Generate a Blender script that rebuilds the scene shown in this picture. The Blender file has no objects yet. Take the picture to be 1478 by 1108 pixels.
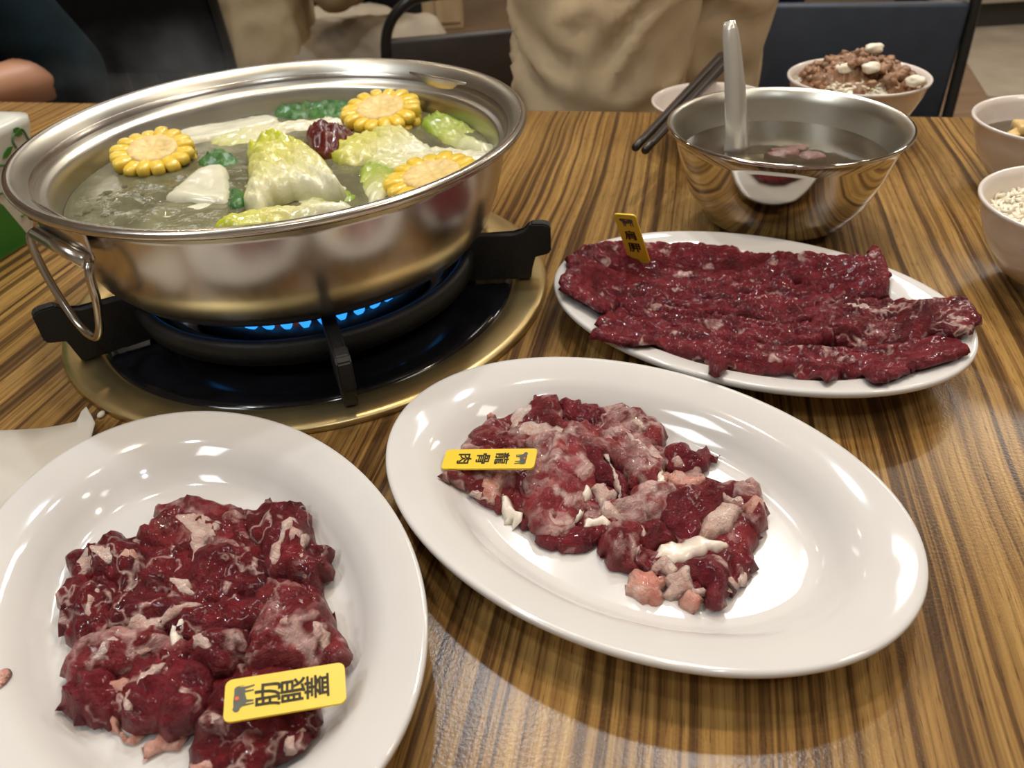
import bpy, bmesh, math, random
import numpy as np
from mathutils import Vector, Matrix, noise
from mathutils.geometry import delaunay_2d_cdt

# ------------------------------------------------------------------ camera
S = bpy.context.scene
COL = S.collection
T = 0.75                      # table top height
CH = 0.28                     # camera above the table top
FPX, PITCH, ROLL = 1125.0, math.radians(36.5), math.radians(-3.5)
IW, IH = 1478, 1108
_c, _s = math.cos(ROLL), math.sin(ROLL)
_X = Vector((1, 0, 0)); _U = Vector((0, math.sin(PITCH), math.cos(PITCH))); _F = Vector((0, math.cos(PITCH), -math.sin(PITCH)))
_R = _X * _c + _U * _s
_UP = _X * -_s + _U * _c
cam = bpy.data.cameras.new('camera'); camo = bpy.data.objects.new('camera', cam); COL.objects.link(camo)
cam.sensor_fit = 'HORIZONTAL'; cam.sensor_width = 36.0; cam.lens = 36.0 * FPX / IW
cam.clip_start = 0.01; cam.clip_end = 60
mw = Matrix((( _R.x, _UP.x, -_F.x, 0), (_R.y, _UP.y, -_F.y, 0), (_R.z, _UP.z, -_F.z, T + CH), (0, 0, 0, 1)))
camo.matrix_world = mw
cam.dof.use_dof = True; cam.dof.focus_distance = 0.39; cam.dof.aperture_fstop = 14.0
S.camera = camo

# ------------------------------------------------------------------ world, exposure
w = bpy.data.worlds.new('world'); S.world = w; w.use_nodes = True
w.node_tree.nodes['Background'].inputs[0].default_value = (1.0, 0.93, 0.84, 1)
w.node_tree.nodes['Background'].inputs[1].default_value = 0.15
S.view_settings.view_transform = 'Standard'; S.view_settings.look = 'None'
S.view_settings.gamma = 1.0; S.view_settings.use_curve_mapping = False
S.view_settings.exposure = -1.35
S.cycles.use_denoising = True
S.cycles.max_bounces = 8; S.cycles.transparent_max_bounces = 12
S.cycles.caustics_reflective = False; S.cycles.caustics_refractive = False

COOL, WARM = (0.86, 0.94, 1.0), (1.0, 0.80, 0.58)
# downlights: x, y, colour, watts
LAMPS = [(-0.10, 1.44, COOL, 21), (0.50, 1.20, COOL, 18), (-0.55, 0.70, WARM, 12), (0.18, 0.55, WARM, 13),
         (-1.05, 0.15, COOL, 16), (1.15, 0.45, WARM, 12), (0.35, 2.6, WARM, 12), (-1.2, 2.5, WARM, 12),
         (1.7, 2.4, WARM, 12), (1.6, 4.2, WARM, 14), (-0.6, 4.4, WARM, 10), (0.2, -0.9, COOL, 10)]
CEIL = 2.75
# added ceiling fill panels; the first follows a cool reflection: x, y, watts
FILL_PANELS = [(-1.6, -0.6, 42), (1.5, -0.3, 26), (0.5, 2.2, 65), (-1.9, 4.2, 14), (2.6, 2.9, 55)]

# ------------------------------------------------------------------ helpers
def at(px, py, z=0.0):
    d = _R * (px - IW / 2) - _UP * (py - IH / 2) + _F * FPX
    t = (z - CH) / d.z
    return Vector((d.x * t, d.y * t, T + z))
def aty(px, py, Y):
    d = _R * (px - IW / 2) - _UP * (py - IH / 2) + _F * FPX
    t = Y / d.y
    return Vector((d.x * t, Y, T + CH + d.z * t))

def tag(o, label=None, cat=None, group=None, kind=None):
    if label: o['label'] = label
    if cat: o['category'] = cat
    if group: o['group'] = group
    if kind: o['kind'] = kind
    return o
def obj(name, bm, mat=None, parent=None, smooth=True, loc=None, up=False):
    me = bpy.data.meshes.new(name)
    bmesh.ops.recalc_face_normals(bm, faces=bm.faces)
    if up and sum(f.normal.z * f.calc_area() for f in bm.faces) < 0: bmesh.ops.reverse_faces(bm, faces=bm.faces)
    bm.to_mesh(me); bm.free()
    if smooth:
        me.polygons.foreach_set('use_smooth', [True] * len(me.polygons))
    if mat: me.materials.append(mat)
    o = bpy.data.objects.new(name, me); COL.objects.link(o)
    if loc is not None: o.location = loc
    if parent: o.parent = parent
    return o
def empty(name, loc, rz=0):
    o = bpy.data.objects.new(name, None); COL.objects.link(o)
    o.location = loc; o.rotation_euler = (0, 0, rz); o.empty_display_size = 0.02
    return o
def struct(name, bm, mat, smooth=False, parent=None):
    o = obj(name, bm, mat, parent, smooth)
    if not parent: o['kind'] = 'structure'
    return o
def box(bm, c, s, bev=0.0, rot=None, seg=2):
    r = bmesh.ops.create_cube(bm, size=1)
    vs = r['verts']
    bmesh.ops.scale(bm, vec=s, verts=vs)
    if bev > 0:
        es = list({e for v in vs for e in v.link_edges})
        rb = bmesh.ops.bevel(bm, geom=es, offset=bev, segments=seg, profile=0.5, affect='EDGES')
        vs = list({v for f in rb['faces'] for v in f.verts} | {v for v in vs if v.is_valid})
    if rot is not None: bmesh.ops.rotate(bm, cent=(0, 0, 0), matrix=rot, verts=vs)
    bmesh.ops.translate(bm, vec=c, verts=vs)
    return vs
def lathe(bm, prof, n=64, sx=1.0, sy=1.0, pw=2.0, wob=None):
    rings = []
    for i, (r, z) in enumerate(prof):
        if r < 1e-6:
            rings.append([bm.verts.new((0, 0, z))]); continue
        ring = []
        for k in range(n):
            a = 2 * math.pi * k / n
            ca, sa = math.cos(a), math.sin(a)
            x = math.copysign(abs(ca) ** (2 / pw), ca) * r * sx
            y = math.copysign(abs(sa) ** (2 / pw), sa) * r * sy
            zz = z + (wob(a, r, z) if wob else 0)
            ring.append(bm.verts.new((x, y, zz)))
        rings.append(ring)
    for a, b in zip(rings, rings[1:]):
        if len(a) == 1 and len(b) == 1: continue
        for k in range(n):
            k2 = (k + 1) % n
            if len(a) == 1: bm.faces.new((a[0], b[k], b[k2]))
            elif len(b) == 1: bm.faces.new((a[k], b[0], a[k2]))
            else: bm.faces.new((a[k], b[k], b[k2], a[k2]))
def tube(bm, pts, rad, n=10, closed=False, flat=1.0):
    pts = [Vector(p) for p in pts]
    m = len(pts)
    rads = rad if isinstance(rad, (list, tuple)) else [rad] * m
    rings = []; prev = None
    for i, p in enumerate(pts):
        if closed: d = pts[(i + 1) % m] - pts[i - 1]
        else: d = pts[min(i + 1, m - 1)] - pts[max(i - 1, 0)]
        d.normalize()
        if prev is None:
            u = d.cross(Vector((0, 0, 1)))
            if u.length < 0.05: u = d.cross(Vector((1, 0, 0)))
        else: u = prev - d * prev.dot(d)
        u.normalize(); prev = u
        v = d.cross(u)
        rings.append([bm.verts.new(p + (u * math.cos(2 * math.pi * k / n) + v * math.sin(2 * math.pi * k / n) * flat) * rads[i]) for k in range(n)])
    pr = list(zip(rings, rings[1:])) + ([(rings[-1], rings[0])] if closed else [])
    for a, b in pr:
        for k in range(n): bm.faces.new((a[k], a[(k + 1) % n], b[(k + 1) % n], b[k]))
    if not closed:
        bm.faces.new(rings[0][::-1]); bm.faces.new(rings[-1])
def prism(bm, poly, z0, z1):
    a = [bm.verts.new((p[0], p[1], z0)) for p in poly]; b = [bm.verts.new((p[0], p[1], z1)) for p in poly]
    n = len(poly)
    for k in range(n): bm.faces.new((a[k], a[(k + 1) % n], b[(k + 1) % n], b[k]))
    bm.faces.new(b); bm.faces.new(a[::-1])
def smooth_poly(pts, n=4):
    out = []; m = len(pts)
    for i in range(m):
        p0, p1, p2, p3 = (Vector(pts[(i + k) % m][:2]) for k in (-1, 0, 1, 2))
        for j in range(n):
            t = j / n
            out.append(0.5 * ((2 * p1) + (p2 - p0) * t + (2 * p0 - 5 * p1 + 4 * p2 - p3) * t * t + (3 * p1 - p0 - 3 * p2 + p3) * t ** 3))
    return out
def spline(pts, n=6):
    pts = [Vector(p) for p in pts]; out = []; m = len(pts)
    for i in range(m - 1):
        p0, p1, p2, p3 = pts[max(i - 1, 0)], pts[i], pts[i + 1], pts[min(i + 2, m - 1)]
        for j in range(n):
            t = j / n
            out.append(0.5 * ((2 * p1) + (p2 - p0) * t + (2 * p0 - 5 * p1 + 4 * p2 - p3) * t * t + (3 * p1 - p0 - 3 * p2 + p3) * t ** 3))
    out.append(pts[-1]); return out

# ------------------------------------------------------------------ materials
def newmat(name):
    m = bpy.data.materials.new(name); m.use_nodes = True
    nt = m.node_tree; b = nt.nodes['Principled BSDF']
    return m, nt, b
def N(nt, t, **kw):
    n = nt.nodes.new(t)
    for k, v in kw.items():
        if k.startswith('i_'):
            n.inputs[k[2:].replace('_', ' ')].default_value = v
        else: setattr(n, k, v)
    return n
def ramp(nt, stops, interp='LINEAR'):
    r = nt.nodes.new('ShaderNodeValToRGB'); r.color_ramp.interpolation = interp
    el = r.color_ramp.elements
    while len(el) < len(stops): el.new(0.5)
    for e, (p, c) in zip(el, stops):
        e.position = p; e.color = (c[0], c[1], c[2], 1) if len(c) == 3 else c
    return r
def coords(nt, scale=(1, 1, 1), rnd=False, kind='Object'):
    tc = nt.nodes.new('ShaderNodeTexCoord'); mp = nt.nodes.new('ShaderNodeMapping')
    mp.inputs['Scale'].default_value = scale
    nt.links.new(tc.outputs[kind], mp.inputs['Vector'])
    if rnd:
        oi = nt.nodes.new('ShaderNodeObjectInfo'); mu = N(nt, 'ShaderNodeMath', operation='MULTIPLY'); mu.inputs[1].default_value = 37.0
        nt.links.new(oi.outputs['Random'], mu.inputs[0]); nt.links.new(mu.outputs[0], mp.inputs['Location'])
    return mp.outputs['Vector']
def noise_tex(nt, vec, scale, detail=3.0, rough=0.55, dist=0.0):
    n = N(nt, 'ShaderNodeTexNoise'); n.inputs['Scale'].default_value = scale; n.inputs['Detail'].default_value = detail
    n.inputs['Roughness'].default_value = rough; n.inputs['Distortion'].default_value = dist
    nt.links.new(vec, n.inputs['Vector']); return n
def mixc(nt, fac, a, b, mode='MIX'):
    m = N(nt, 'ShaderNodeMix', data_type='RGBA', blend_type=mode)
    for sock, v in ((m.inputs[0], fac), (m.inputs[6], a), (m.inputs[7], b)):
        if isinstance(v, (int, float)): sock.default_value = v
        elif isinstance(v, tuple): sock.default_value = (*v, 1) if len(v) == 3 else v
        else: nt.links.new(v, sock)
    return m.outputs[2]
def bump(nt, b, height, strength=0.3, dist=0.001):
    bp = N(nt, 'ShaderNodeBump'); bp.inputs['Strength'].default_value = strength; bp.inputs['Distance'].default_value = dist
    nt.links.new(height, bp.inputs['Height']); nt.links.new(bp.outputs[0], b.inputs['Normal'])
def simple(name, col, rough=0.5, metal=0.0, var=0.12, scale=30.0, bumpst=0.0, bscale=200.0, coat=0.0, sss=0.0, emit=None, est=0.0, stretch=(1, 1, 1), ior=None):
    m, nt, b = newmat(name)
    v = coords(nt, stretch)
    n = noise_tex(nt, v, scale)
    lo = tuple(c * (1 - var) for c in col); hi = tuple(min(1, c * (1 + var)) for c in col)
    r = ramp(nt, [(0.3, lo), (0.7, hi)])
    nt.links.new(n.outputs['Fac'], r.inputs[0]); nt.links.new(r.outputs[0], b.inputs['Base Color'])
    b.inputs['Roughness'].default_value = rough; b.inputs['Metallic'].default_value = metal
    b.inputs['Coat Weight'].default_value = coat
    if ior: b.inputs['IOR'].default_value = ior
    if sss:
        b.inputs['Subsurface Weight'].default_value = sss; b.inputs['Subsurface Radius'].default_value = (0.004, 0.002, 0.001); b.inputs['Subsurface Scale'].default_value = 1.0
    if bumpst:
        n2 = noise_tex(nt, v, bscale); bump(nt, b, n2.outputs['Fac'], bumpst)
    if emit:
        b.inputs['Emission Color'].default_value = (*emit, 1); b.inputs['Emission Strength'].default_value = est
    return m

def mat_wood():
    m, nt, b = newmat('zebrano_laminate')
    v = coords(nt)
    sep = N(nt, 'ShaderNodeSeparateXYZ'); nt.links.new(v, sep.inputs[0])
    # slow wander of the stripes
    wv = N(nt, 'ShaderNodeMapping'); wv.inputs['Scale'].default_value = (5, 2.6, 1); nt.links.new(v, wv.inputs[0])
    wn = noise_tex(nt, wv.outputs[0], 1.0, 2.0)
    wm = N(nt, 'ShaderNodeMath', operation='MULTIPLY_ADD'); wm.inputs[1].default_value = 0.022
    nt.links.new(wn.outputs['Fac'], wm.inputs[0]); nt.links.new(sep.outputs['X'], wm.inputs[2])
    cb = N(nt, 'ShaderNodeCombineXYZ'); nt.links.new(wm.outputs[0], cb.inputs[0]); nt.links.new(sep.outputs['Y'], cb.inputs[1])
    def stripes(sx, sy, detail, rough=0.5):
        mp = N(nt, 'ShaderNodeMapping'); mp.inputs['Scale'].default_value = (sx, sy, 1); nt.links.new(cb.outputs[0], mp.inputs[0])
        return noise_tex(nt, mp.outputs[0], 1.0, detail, rough)
    a = stripes(195, 1.1, 2.0, 0.6)
    r1 = ramp(nt, [(0.32, (0.080, 0.042, 0.017)), (0.42, (0.135, 0.072, 0.025)), (0.47, (0.265, 0.152, 0.050)), (0.57, (0.36, 0.220, 0.072)), (0.70, (0.45, 0.285, 0.100))])
    nt.links.new(a.outputs['Fac'], r1.inputs[0])
    f = stripes(900, 14, 3.0, 0.6)
    r2 = ramp(nt, [(0.30, (0.42, 0.37, 0.30)), (0.42, (0.80, 0.76, 0.70)), (0.55, (0.98, 0.96, 0.93)), (0.75, (1.15, 1.1, 1.0))])
    nt.links.new(f.outputs['Fac'], r2.inputs[0])
    c1 = mixc(nt, 0.8, r1.outputs[0], r2.outputs[0], 'MULTIPLY')
    g = stripes(26, 0.8, 1.0)
    r3 = ramp(nt, [(0.3, (0.8, 0.76, 0.72)), (0.7, (1.12, 1.08, 1.02))])
    nt.links.new(g.outputs['Fac'], r3.inputs[0])
    c2 = mixc(nt, 1.0, c1, r3.outputs[0], 'MULTIPLY')
    po = stripes(1300, 70, 1.0); rp = ramp(nt, [(0.30, (0.45, 0.38, 0.30)), (0.38, (1, 1, 1))]); nt.links.new(po.outputs['Fac'], rp.inputs[0])
    c2 = mixc(nt, 0.8, c2, rp.outputs[0], 'MULTIPLY')
    nt.links.new(c2, b.inputs['Base Color'])
    b.inputs['Roughness'].default_value = 0.26; b.inputs['IOR'].default_value = 1.45
    bn = noise_tex(nt, v, 620, 2.0)
    bump(nt, b, bn.outputs['Fac'], 0.22, 0.0006)
    return m
def mat_steel(name, col=(0.60, 0.57, 0.52), rough=0.2, brush=(1, 1, 1), bs=0.05, scale=60.0):
    m, nt, b = newmat(name)
    v = coords(nt, brush)
    n = noise_tex(nt, v, scale, 4.0)
    r = ramp(nt, [(0.3, tuple(c * 0.94 for c in col)), (0.7, col)])
    nt.links.new(n.outputs['Fac'], r.inputs[0]); nt.links.new(r.outputs[0], b.inputs['Base Color'])
    b.inputs['Metallic'].default_value = 1.0
    rr = N(nt, 'ShaderNodeMapRange'); rr.inputs['To Min'].default_value = rough * 0.85; rr.inputs['To Max'].default_value = rough * 1.15
    nt.links.new(n.outputs['Fac'], rr.inputs['Value']); nt.links.new(rr.outputs[0], b.inputs['Roughness'])
    if bs: bump(nt, b, n.outputs['Fac'], bs, 0.001)
    return m
def mat_meat(name, dark, bright, fat_col=(0.78, 0.55, 0.48), vein=0.04, veinscale=55, patch=0.66, patchscale=38, rough=0.3):
    m, nt, b = newmat(name)
    v = coords(nt, rnd=True)
    d = noise_tex(nt, v, 60, 2.0)
    dv = N(nt, 'ShaderNodeVectorMath', operation='SCALE'); dv.inputs['Scale'].default_value = 0.016
    nt.links.new(d.outputs['Color'], dv.inputs[0])
    av = N(nt, 'ShaderNodeVectorMath', operation='ADD'); nt.links.new(v, av.inputs[0]); nt.links.new(dv.outputs[0], av.inputs[1])
    base = noise_tex(nt, av.outputs[0], 85, 4.0, 0.6)
    rb = ramp(nt, [(0.32, dark), (0.68, bright)]); nt.links.new(base.outputs['Fac'], rb.inputs[0])
    vn = noise_tex(nt, av.outputs[0], veinscale, 3.0, 0.5)
    sb = N(nt, 'ShaderNodeMath', operation='SUBTRACT'); sb.inputs[1].default_value = 0.5; nt.links.new(vn.outputs['Fac'], sb.inputs[0])
    ab = N(nt, 'ShaderNodeMath', operation='ABSOLUTE'); nt.links.new(sb.outputs[0], ab.inputs[0])
    rv = ramp(nt, [(0.0, (0.85, 0.85, 0.85)), (max(vein * 0.4, 0.001), (0.6, 0.6, 0.6)), (max(vein * 1.6, 0.003), (0, 0, 0))]); nt.links.new(ab.outputs[0], rv.inputs[0])
    # veins come and go
    gate = noise_tex(nt, v, 28, 1.0); rg = ramp(nt, [(0.42, (0, 0, 0)), (0.58, (1, 1, 1))]); nt.links.new(gate.outputs['Fac'], rg.inputs[0])
    veins = mixc(nt, 1.0, rv.outputs[0], rg.outputs[0], 'MULTIPLY') if vein > 0.008 else mixc(nt, 0.0, (0, 0, 0), (0, 0, 0))
    pn = noise_tex(nt, av.outputs[0], patchscale, 3.0, 0.5)
    rp = ramp(nt, [(patch - 0.02, (0, 0, 0)), (patch + 0.09, (0.95, 0.95, 0.95))]); nt.links.new(pn.outputs['Fac'], rp.inputs[0])
    fat = mixc(nt, 1.0, veins, rp.outputs[0], 'LIGHTEN')
    fc = noise_tex(nt, v, 140, 2.0); rf = ramp(nt, [(0.3, tuple(c * 0.82 for c in fat_col)), (0.7, fat_col)]); nt.links.new(fc.outputs['Fac'], rf.inputs[0])
    fin = mixc(nt, fat, rb.outputs[0], rf.outputs[0])
    nt.links.new(fin, b.inputs['Base Color'])
    b.inputs['Roughness'].default_value = rough; b.inputs['Coat Weight'].default_value = 0.24; b.inputs['Coat Roughness'].default_value = 0.07; b.inputs['Specular IOR Level'].default_value = 0.22
    b.inputs['Subsurface Weight'].default_value = 0.15; b.inputs['Subsurface Radius'].default_value = (0.004, 0.0015, 0.001); b.inputs['Subsurface Scale'].default_value = 1.0
    bn = noise_tex(nt, av.outputs[0], 330, 5.0, 0.7); bump(nt, b, bn.outputs['Fac'], 0.9, 0.0045)
    return m
def mat_leaf(name, white, mid, edge):
    m, nt, b = newmat(name)
    at_ = N(nt, 'ShaderNodeAttribute', attribute_name='leaf')
    v = coords(nt, rnd=True); n = noise_tex(nt, v, 120, 3.0)
    md = N(nt, 'ShaderNodeMath', operation='MULTIPLY_ADD'); md.inputs[1].default_value = 0.35; md.inputs[2].default_value = -0.17
    nt.links.new(n.outputs['Fac'], md.inputs[0])
    ad = N(nt, 'ShaderNodeMath', operation='ADD'); nt.links.new(md.outputs[0], ad.inputs[0]); nt.links.new(at_.outputs['Fac'], ad.inputs[1])
    r = ramp(nt, [(0.15, white), (0.55, mid), (0.95, edge)]); nt.links.new(ad.outputs[0], r.inputs[0])
    nt.links.new(r.outputs[0], b.inputs['Base Color'])
    b.inputs['Roughness'].default_value = 0.22; b.inputs['Subsurface Weight'].default_value = 0.2
    b.inputs['Subsurface Radius'].default_value = (0.004, 0.004, 0.001); b.inputs['Subsurface Scale'].default_value = 1.0
    b.inputs['Coat Weight'].default_value = 0.3
    n2 = noise_tex(nt, v, 260, 3.0); bump(nt, b, n2.outputs['Fac'], 0.35, 0.001)
    return m
def mat_soup(name, col, murk=0.6, bscale=160, bst=0.12):
    m = bpy.data.materials.new(name); m.use_nodes = True; nt = m.node_tree
    nt.nodes.clear()
    out = N(nt, 'ShaderNodeOutputMaterial')
    v = coords(nt); n = noise_tex(nt, v, 40, 4.0)
    r = ramp(nt, [(0.3, tuple(c * 0.7 for c in col)), (0.7, tuple(c * 1.2 for c in col))]); nt.links.new(n.outputs['Fac'], r.inputs[0])
    df = N(nt, 'ShaderNodeBsdfDiffuse'); nt.links.new(r.outputs[0], df.inputs[0])
    tr = N(nt, 'ShaderNodeBsdfTransparent'); tr.inputs[0].default_value = (0.9, 0.88, 0.72, 1)
    mx = N(nt, 'ShaderNodeMixShader'); mx.inputs[0].default_value = murk
    nt.links.new(tr.outputs[0], mx.inputs[1]); nt.links.new(df.outputs[0], mx.inputs[2])
    gl = N(nt, 'ShaderNodeBsdfGlossy'); gl.inputs['Roughness'].default_value = 0.06
    fr = N(nt, 'ShaderNodeFresnel'); fr.inputs[0].default_value = 1.36
    n2 = noise_tex(nt, v, bscale, 3.0)
    bp = N(nt, 'ShaderNodeBump'); bp.inputs['Strength'].default_value = bst; bp.inputs['Distance'].default_value = 0.004
    nt.links.new(n2.outputs['Fac'], bp.inputs['Height'])
    nt.links.new(bp.outputs[0], gl.inputs['Normal']); nt.links.new(bp.outputs[0], fr.inputs['Normal'])
    m2 = N(nt, 'ShaderNodeMixShader'); nt.links.new(fr.outputs[0], m2.inputs[0]); nt.links.new(mx.outputs[0], m2.inputs[1]); nt.links.new(gl.outputs[0], m2.inputs[2])
    nt.links.new(m2.outputs[0], out.inputs[0])
    return m

WOOD = mat_wood()
M = dict(
    porcelain=simple('white_melamine', (0.66, 0.636, 0.605), 0.085, var=0.02),
    bowlware=simple('cream_melamine', (0.72, 0.64, 0.575), 0.2, var=0.03, coat=0.4),
    pot=mat_steel('brushed_pot_steel', (0.60, 0.56, 0.50), 0.25, (1, 1, 0.12), 0.010, 240),
    steel=mat_steel('polished_bowl_steel', (0.66, 0.63, 0.58), 0.085, (1, 1, 1), 0.0, 30),
    spoon=simple('satin_spoon', (0.66, 0.63, 0.56), 0.22, 0.45, var=0.04),
    inner=mat_steel('satin_inner_steel', (0.56, 0.54, 0.47), 0.34, (1, 1, 1), 0.0, 40),
    wire=mat_steel('wire_steel', (0.50, 0.46, 0.40), 0.25),
    brass=mat_steel('worn_brass', (0.74, 0.57, 0.27), 0.33, (1, 1, 1), 0.03, 45),
    iron=simple('cast_iron', (0.016, 0.016, 0.016), 0.55, var=0.3, bumpst=0.3, bscale=600),
    pan=simple('black_enamel', (0.008, 0.008, 0.010), 0.10, var=0.3),
    burner=simple('burner_alloy', (0.06, 0.05, 0.04), 0.4, 0.6, bumpst=0.2),
    flame=simple('gas_flame', (0.02, 0.1, 0.5), 0.5, emit=(0.03, 0.33, 1.0), est=3.5),
    ember=simple('orange_flame', (0.4, 0.1, 0.02), 0.5, emit=(1.0, 0.25, 0.05), est=3.5),
    yellow=simple('yellow_plastic', (0.80, 0.56, 0.035), 0.35, var=0.03),
    ink=simple('dark_print', (0.055, 0.045, 0.012), 0.5, var=0.1),
    oxgrey=simple('ox_grey_print', (0.075, 0.08, 0.06), 0.5, var=0.15, scale=300),
    orange=simple('orange_print', (0.85, 0.10, 0.02), 0.5, var=0.05),
    black_wood=simple('dark_chopstick', (0.030, 0.022, 0.018), 0.35, var=0.2),
    corn=simple('corn_yellow', (0.80, 0.56, 0.06), 0.25, var=0.15, sss=0.2, coat=0.3),
    corncore=simple('corn_core', (0.78, 0.57, 0.22), 0.4, var=0.15, scale=200, bumpst=0.5, bscale=400),
    daikon=simple('daikon_white', (0.68, 0.66, 0.50), 0.25, var=0.08, sss=0.25, coat=0.3),
    greens=simple('dark_greens', (0.045, 0.14, 0.03), 0.3, var=0.4, scale=120, bumpst=0.6, bscale=300),
    jujube=simple('jujube_red', (0.10, 0.012, 0.008), 0.28, var=0.3, scale=90, bumpst=0.9, bscale=160, coat=0.4),
    paper=simple('napkin_paper', (0.60, 0.56, 0.49), 0.8, var=0.04, bumpst=0.2, bscale=150),
    rice=simple('cooked_rice', (0.80, 0.73, 0.58), 0.4, var=0.06, sss=0.2),
    pork=simple('braised_pork', (0.26, 0.13, 0.060), 0.5, var=0.45, scale=90, bumpst=0.8, bscale=350, coat=0.2),
    cooked=simple('cooked_meat', (0.17, 0.075, 0.055), 0.4, var=0.35, scale=160, bumpst=0.6, bscale=400),
    tofu=simple('fried_tofu', (0.62, 0.43, 0.16), 0.4, var=0.15, scale=120, bumpst=0.4, bscale=250),
    seaweed=simple('seaweed', (0.012, 0.03, 0.02), 0.15, var=0.3),
    green_print=simple('green_print', (0.03, 0.19, 0.025), 0.35, var=0.08),
    vine=simple('vine_print', (0.12, 0.26, 0.10), 0.4, var=0.1),
    pack=simple('tissue_pack_film', (0.62, 0.62, 0.54), 0.3, var=0.04),
    khaki=simple('khaki_cotton', (0.68, 0.555, 0.365), 0.85, var=0.1, scale=14, bumpst=0.3, bscale=500),
    cream=simple('cream_cotton', (0.42, 0.33, 0.20), 0.85, var=0.1, scale=14, bumpst=0.3, bscale=500),
    taupe=simple('taupe_cotton', (0.30, 0.25, 0.18), 0.85, var=0.1, scale=14, bumpst=0.3, bscale=500),
    offwhite=simple('offwhite_cotton', (0.55, 0.48, 0.42), 0.85, var=0.06),
    blackcloth=simple('black_cloth', (0.006, 0.006, 0.006), 0.9, var=0.2),
    teal=simple('dark_teal_cloth', (0.003, 0.009, 0.012), 0.85, var=0.2),
    olive=simple('olive_cloth', (0.035, 0.030, 0.018), 0.9, var=0.2),
    navycloth=simple('navy_cloth', (0.008, 0.010, 0.03), 0.9, var=0.2),
    skin=simple('skin', (0.42, 0.21, 0.12), 0.5, var=0.06, sss=0.1),
    hair=simple('black_hair', (0.010, 0.008, 0.007), 0.5, var=0.2, stretch=(1, 1, 0.1), scale=300),
    shoe=simple('grey_shoe', (0.16, 0.17, 0.18), 0.6),
    shoe_sole=simple('white_sole', (0.5, 0.5, 0.48), 0.6),
    blacksteel=simple('black_tube_steel', (0.010, 0.011, 0.011), 0.28, 0.0, coat=0.3),
    navyvinyl=simple('navy_vinyl', (0.035, 0.046, 0.066), 0.5, var=0.12, bumpst=0.15, bscale=500),
    brownvinyl=simple('dark_brown_vinyl', (0.030, 0.022, 0.016), 0.5, var=0.15, bumpst=0.15, bscale=500),
    wall=simple('wall_paint', (0.66, 0.60, 0.50), 0.9, var=0.03, scale=3),
    ceil=simple('ceiling_paint', (0.84, 0.81, 0.76), 0.9, var=0.02, scale=3),
    counter=simple('beige_panel', (0.48, 0.45, 0.38), 0.6, var=0.05),
    plinth=simple('dark_plinth', (0.03, 0.027, 0.02), 0.6),
    crate=simple('pale_wood_panel', (0.50, 0.38, 0.22), 0.6, var=0.12, scale=20, stretch=(1, 1, 0.15)),
    darkwood=simple('dark_furniture', (0.012, 0.010, 0.008), 0.6, var=0.2),
    palefloor=simple('beige_floor', (0.46, 0.39, 0.30), 0.22, var=0.12, scale=6),
    lampwhite=simple('lamp_trim', (0.8, 0.8, 0.8), 0.4, var=0.02),
)
def mat_floor():
    m, nt, b = newmat('plank_floor')
    v = coords(nt)
    mp = N(nt, 'ShaderNodeMapping'); mp.inputs['Scale'].default_value = (3, 40, 1); nt.links.new(v, mp.inputs[0])
    n = noise_tex(nt, mp.outputs[0], 1.0, 4.0)
    r = ramp(nt, [(0.3, (0.17, 0.105, 0.060)), (0.7, (0.32, 0.21, 0.125))]); nt.links.new(n.outputs['Fac'], r.inputs[0])
    nt.links.new(r.outputs[0], b.inputs['Base Color']); b.inputs['Roughness'].default_value = 0.4
    return m
M['brass'].node_tree.nodes['Principled BSDF'].inputs['Metallic'].default_value = 0.92
for k in ('blackcloth', 'teal', 'olive', 'navycloth', 'khaki', 'cream'): M[k].node_tree.nodes['Principled BSDF'].inputs['Specular IOR Level'].default_value = 0.12
FLOORM = mat_floor()
SOUP = mat_soup('hotpot_broth', (0.22, 0.21, 0.12), 0.66)
BROTH = mat_soup('brown_broth', (0.085, 0.065, 0.045), 0.60, 90, 0.04)
LEAN = mat_meat('lean_beef', (0.10, 0.008, 0.013), (0.24, 0.021, 0.031), vein=0.006, veinscale=30, patch=0.645, patchscale=95)
DARKM = mat_meat('dark_beef', (0.070, 0.006, 0.009), (0.22, 0.019, 0.025), vein=0.016, veinscale=42, patch=0.66, patchscale=60)
MARB = mat_meat('marbled_beef', (0.11, 0.011, 0.014), (0.28, 0.034, 0.038), fat_col=(0.74, 0.48, 0.43), vein=0.050, veinscale=60, patch=0.60, patchscale=48)
MARB2 = mat_meat('heavily_marbled_beef', (0.16, 0.016, 0.020), (0.36, 0.055, 0.058), fat_col=(0.80, 0.56, 0.50), vein=0.08, veinscale=70, patch=0.54, patchscale=60)
FAT = mat_meat('pink_fat', (0.70, 0.42, 0.35), (0.84, 0.63, 0.54), fat_col=(0.88, 0.72, 0.64), vein=0.02, patch=0.6)
FATR = mat_meat('red_fat', (0.64, 0.22, 0.16), (0.83, 0.50, 0.40), fat_col=(0.86, 0.62, 0.54), vein=0.02, patch=0.64)
TENDON = simple('white_tendon', (0.78, 0.68, 0.57), 0.25, var=0.06, scale=120, sss=0.2, coat=0.3)
LEAFY = mat_leaf('napa_leaf', (0.74, 0.72, 0.52), (0.64, 0.60, 0.20), (0.50, 0.52, 0.03))
LEAFG = mat_leaf('napa_green_leaf', (0.66, 0.66, 0.42), (0.46, 0.50, 0.13), (0.26, 0.38, 0.05))
LEAFW = mat_leaf('napa_rib', (0.74, 0.71, 0.54), (0.70, 0.67, 0.46), (0.58, 0.58, 0.24))

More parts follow.
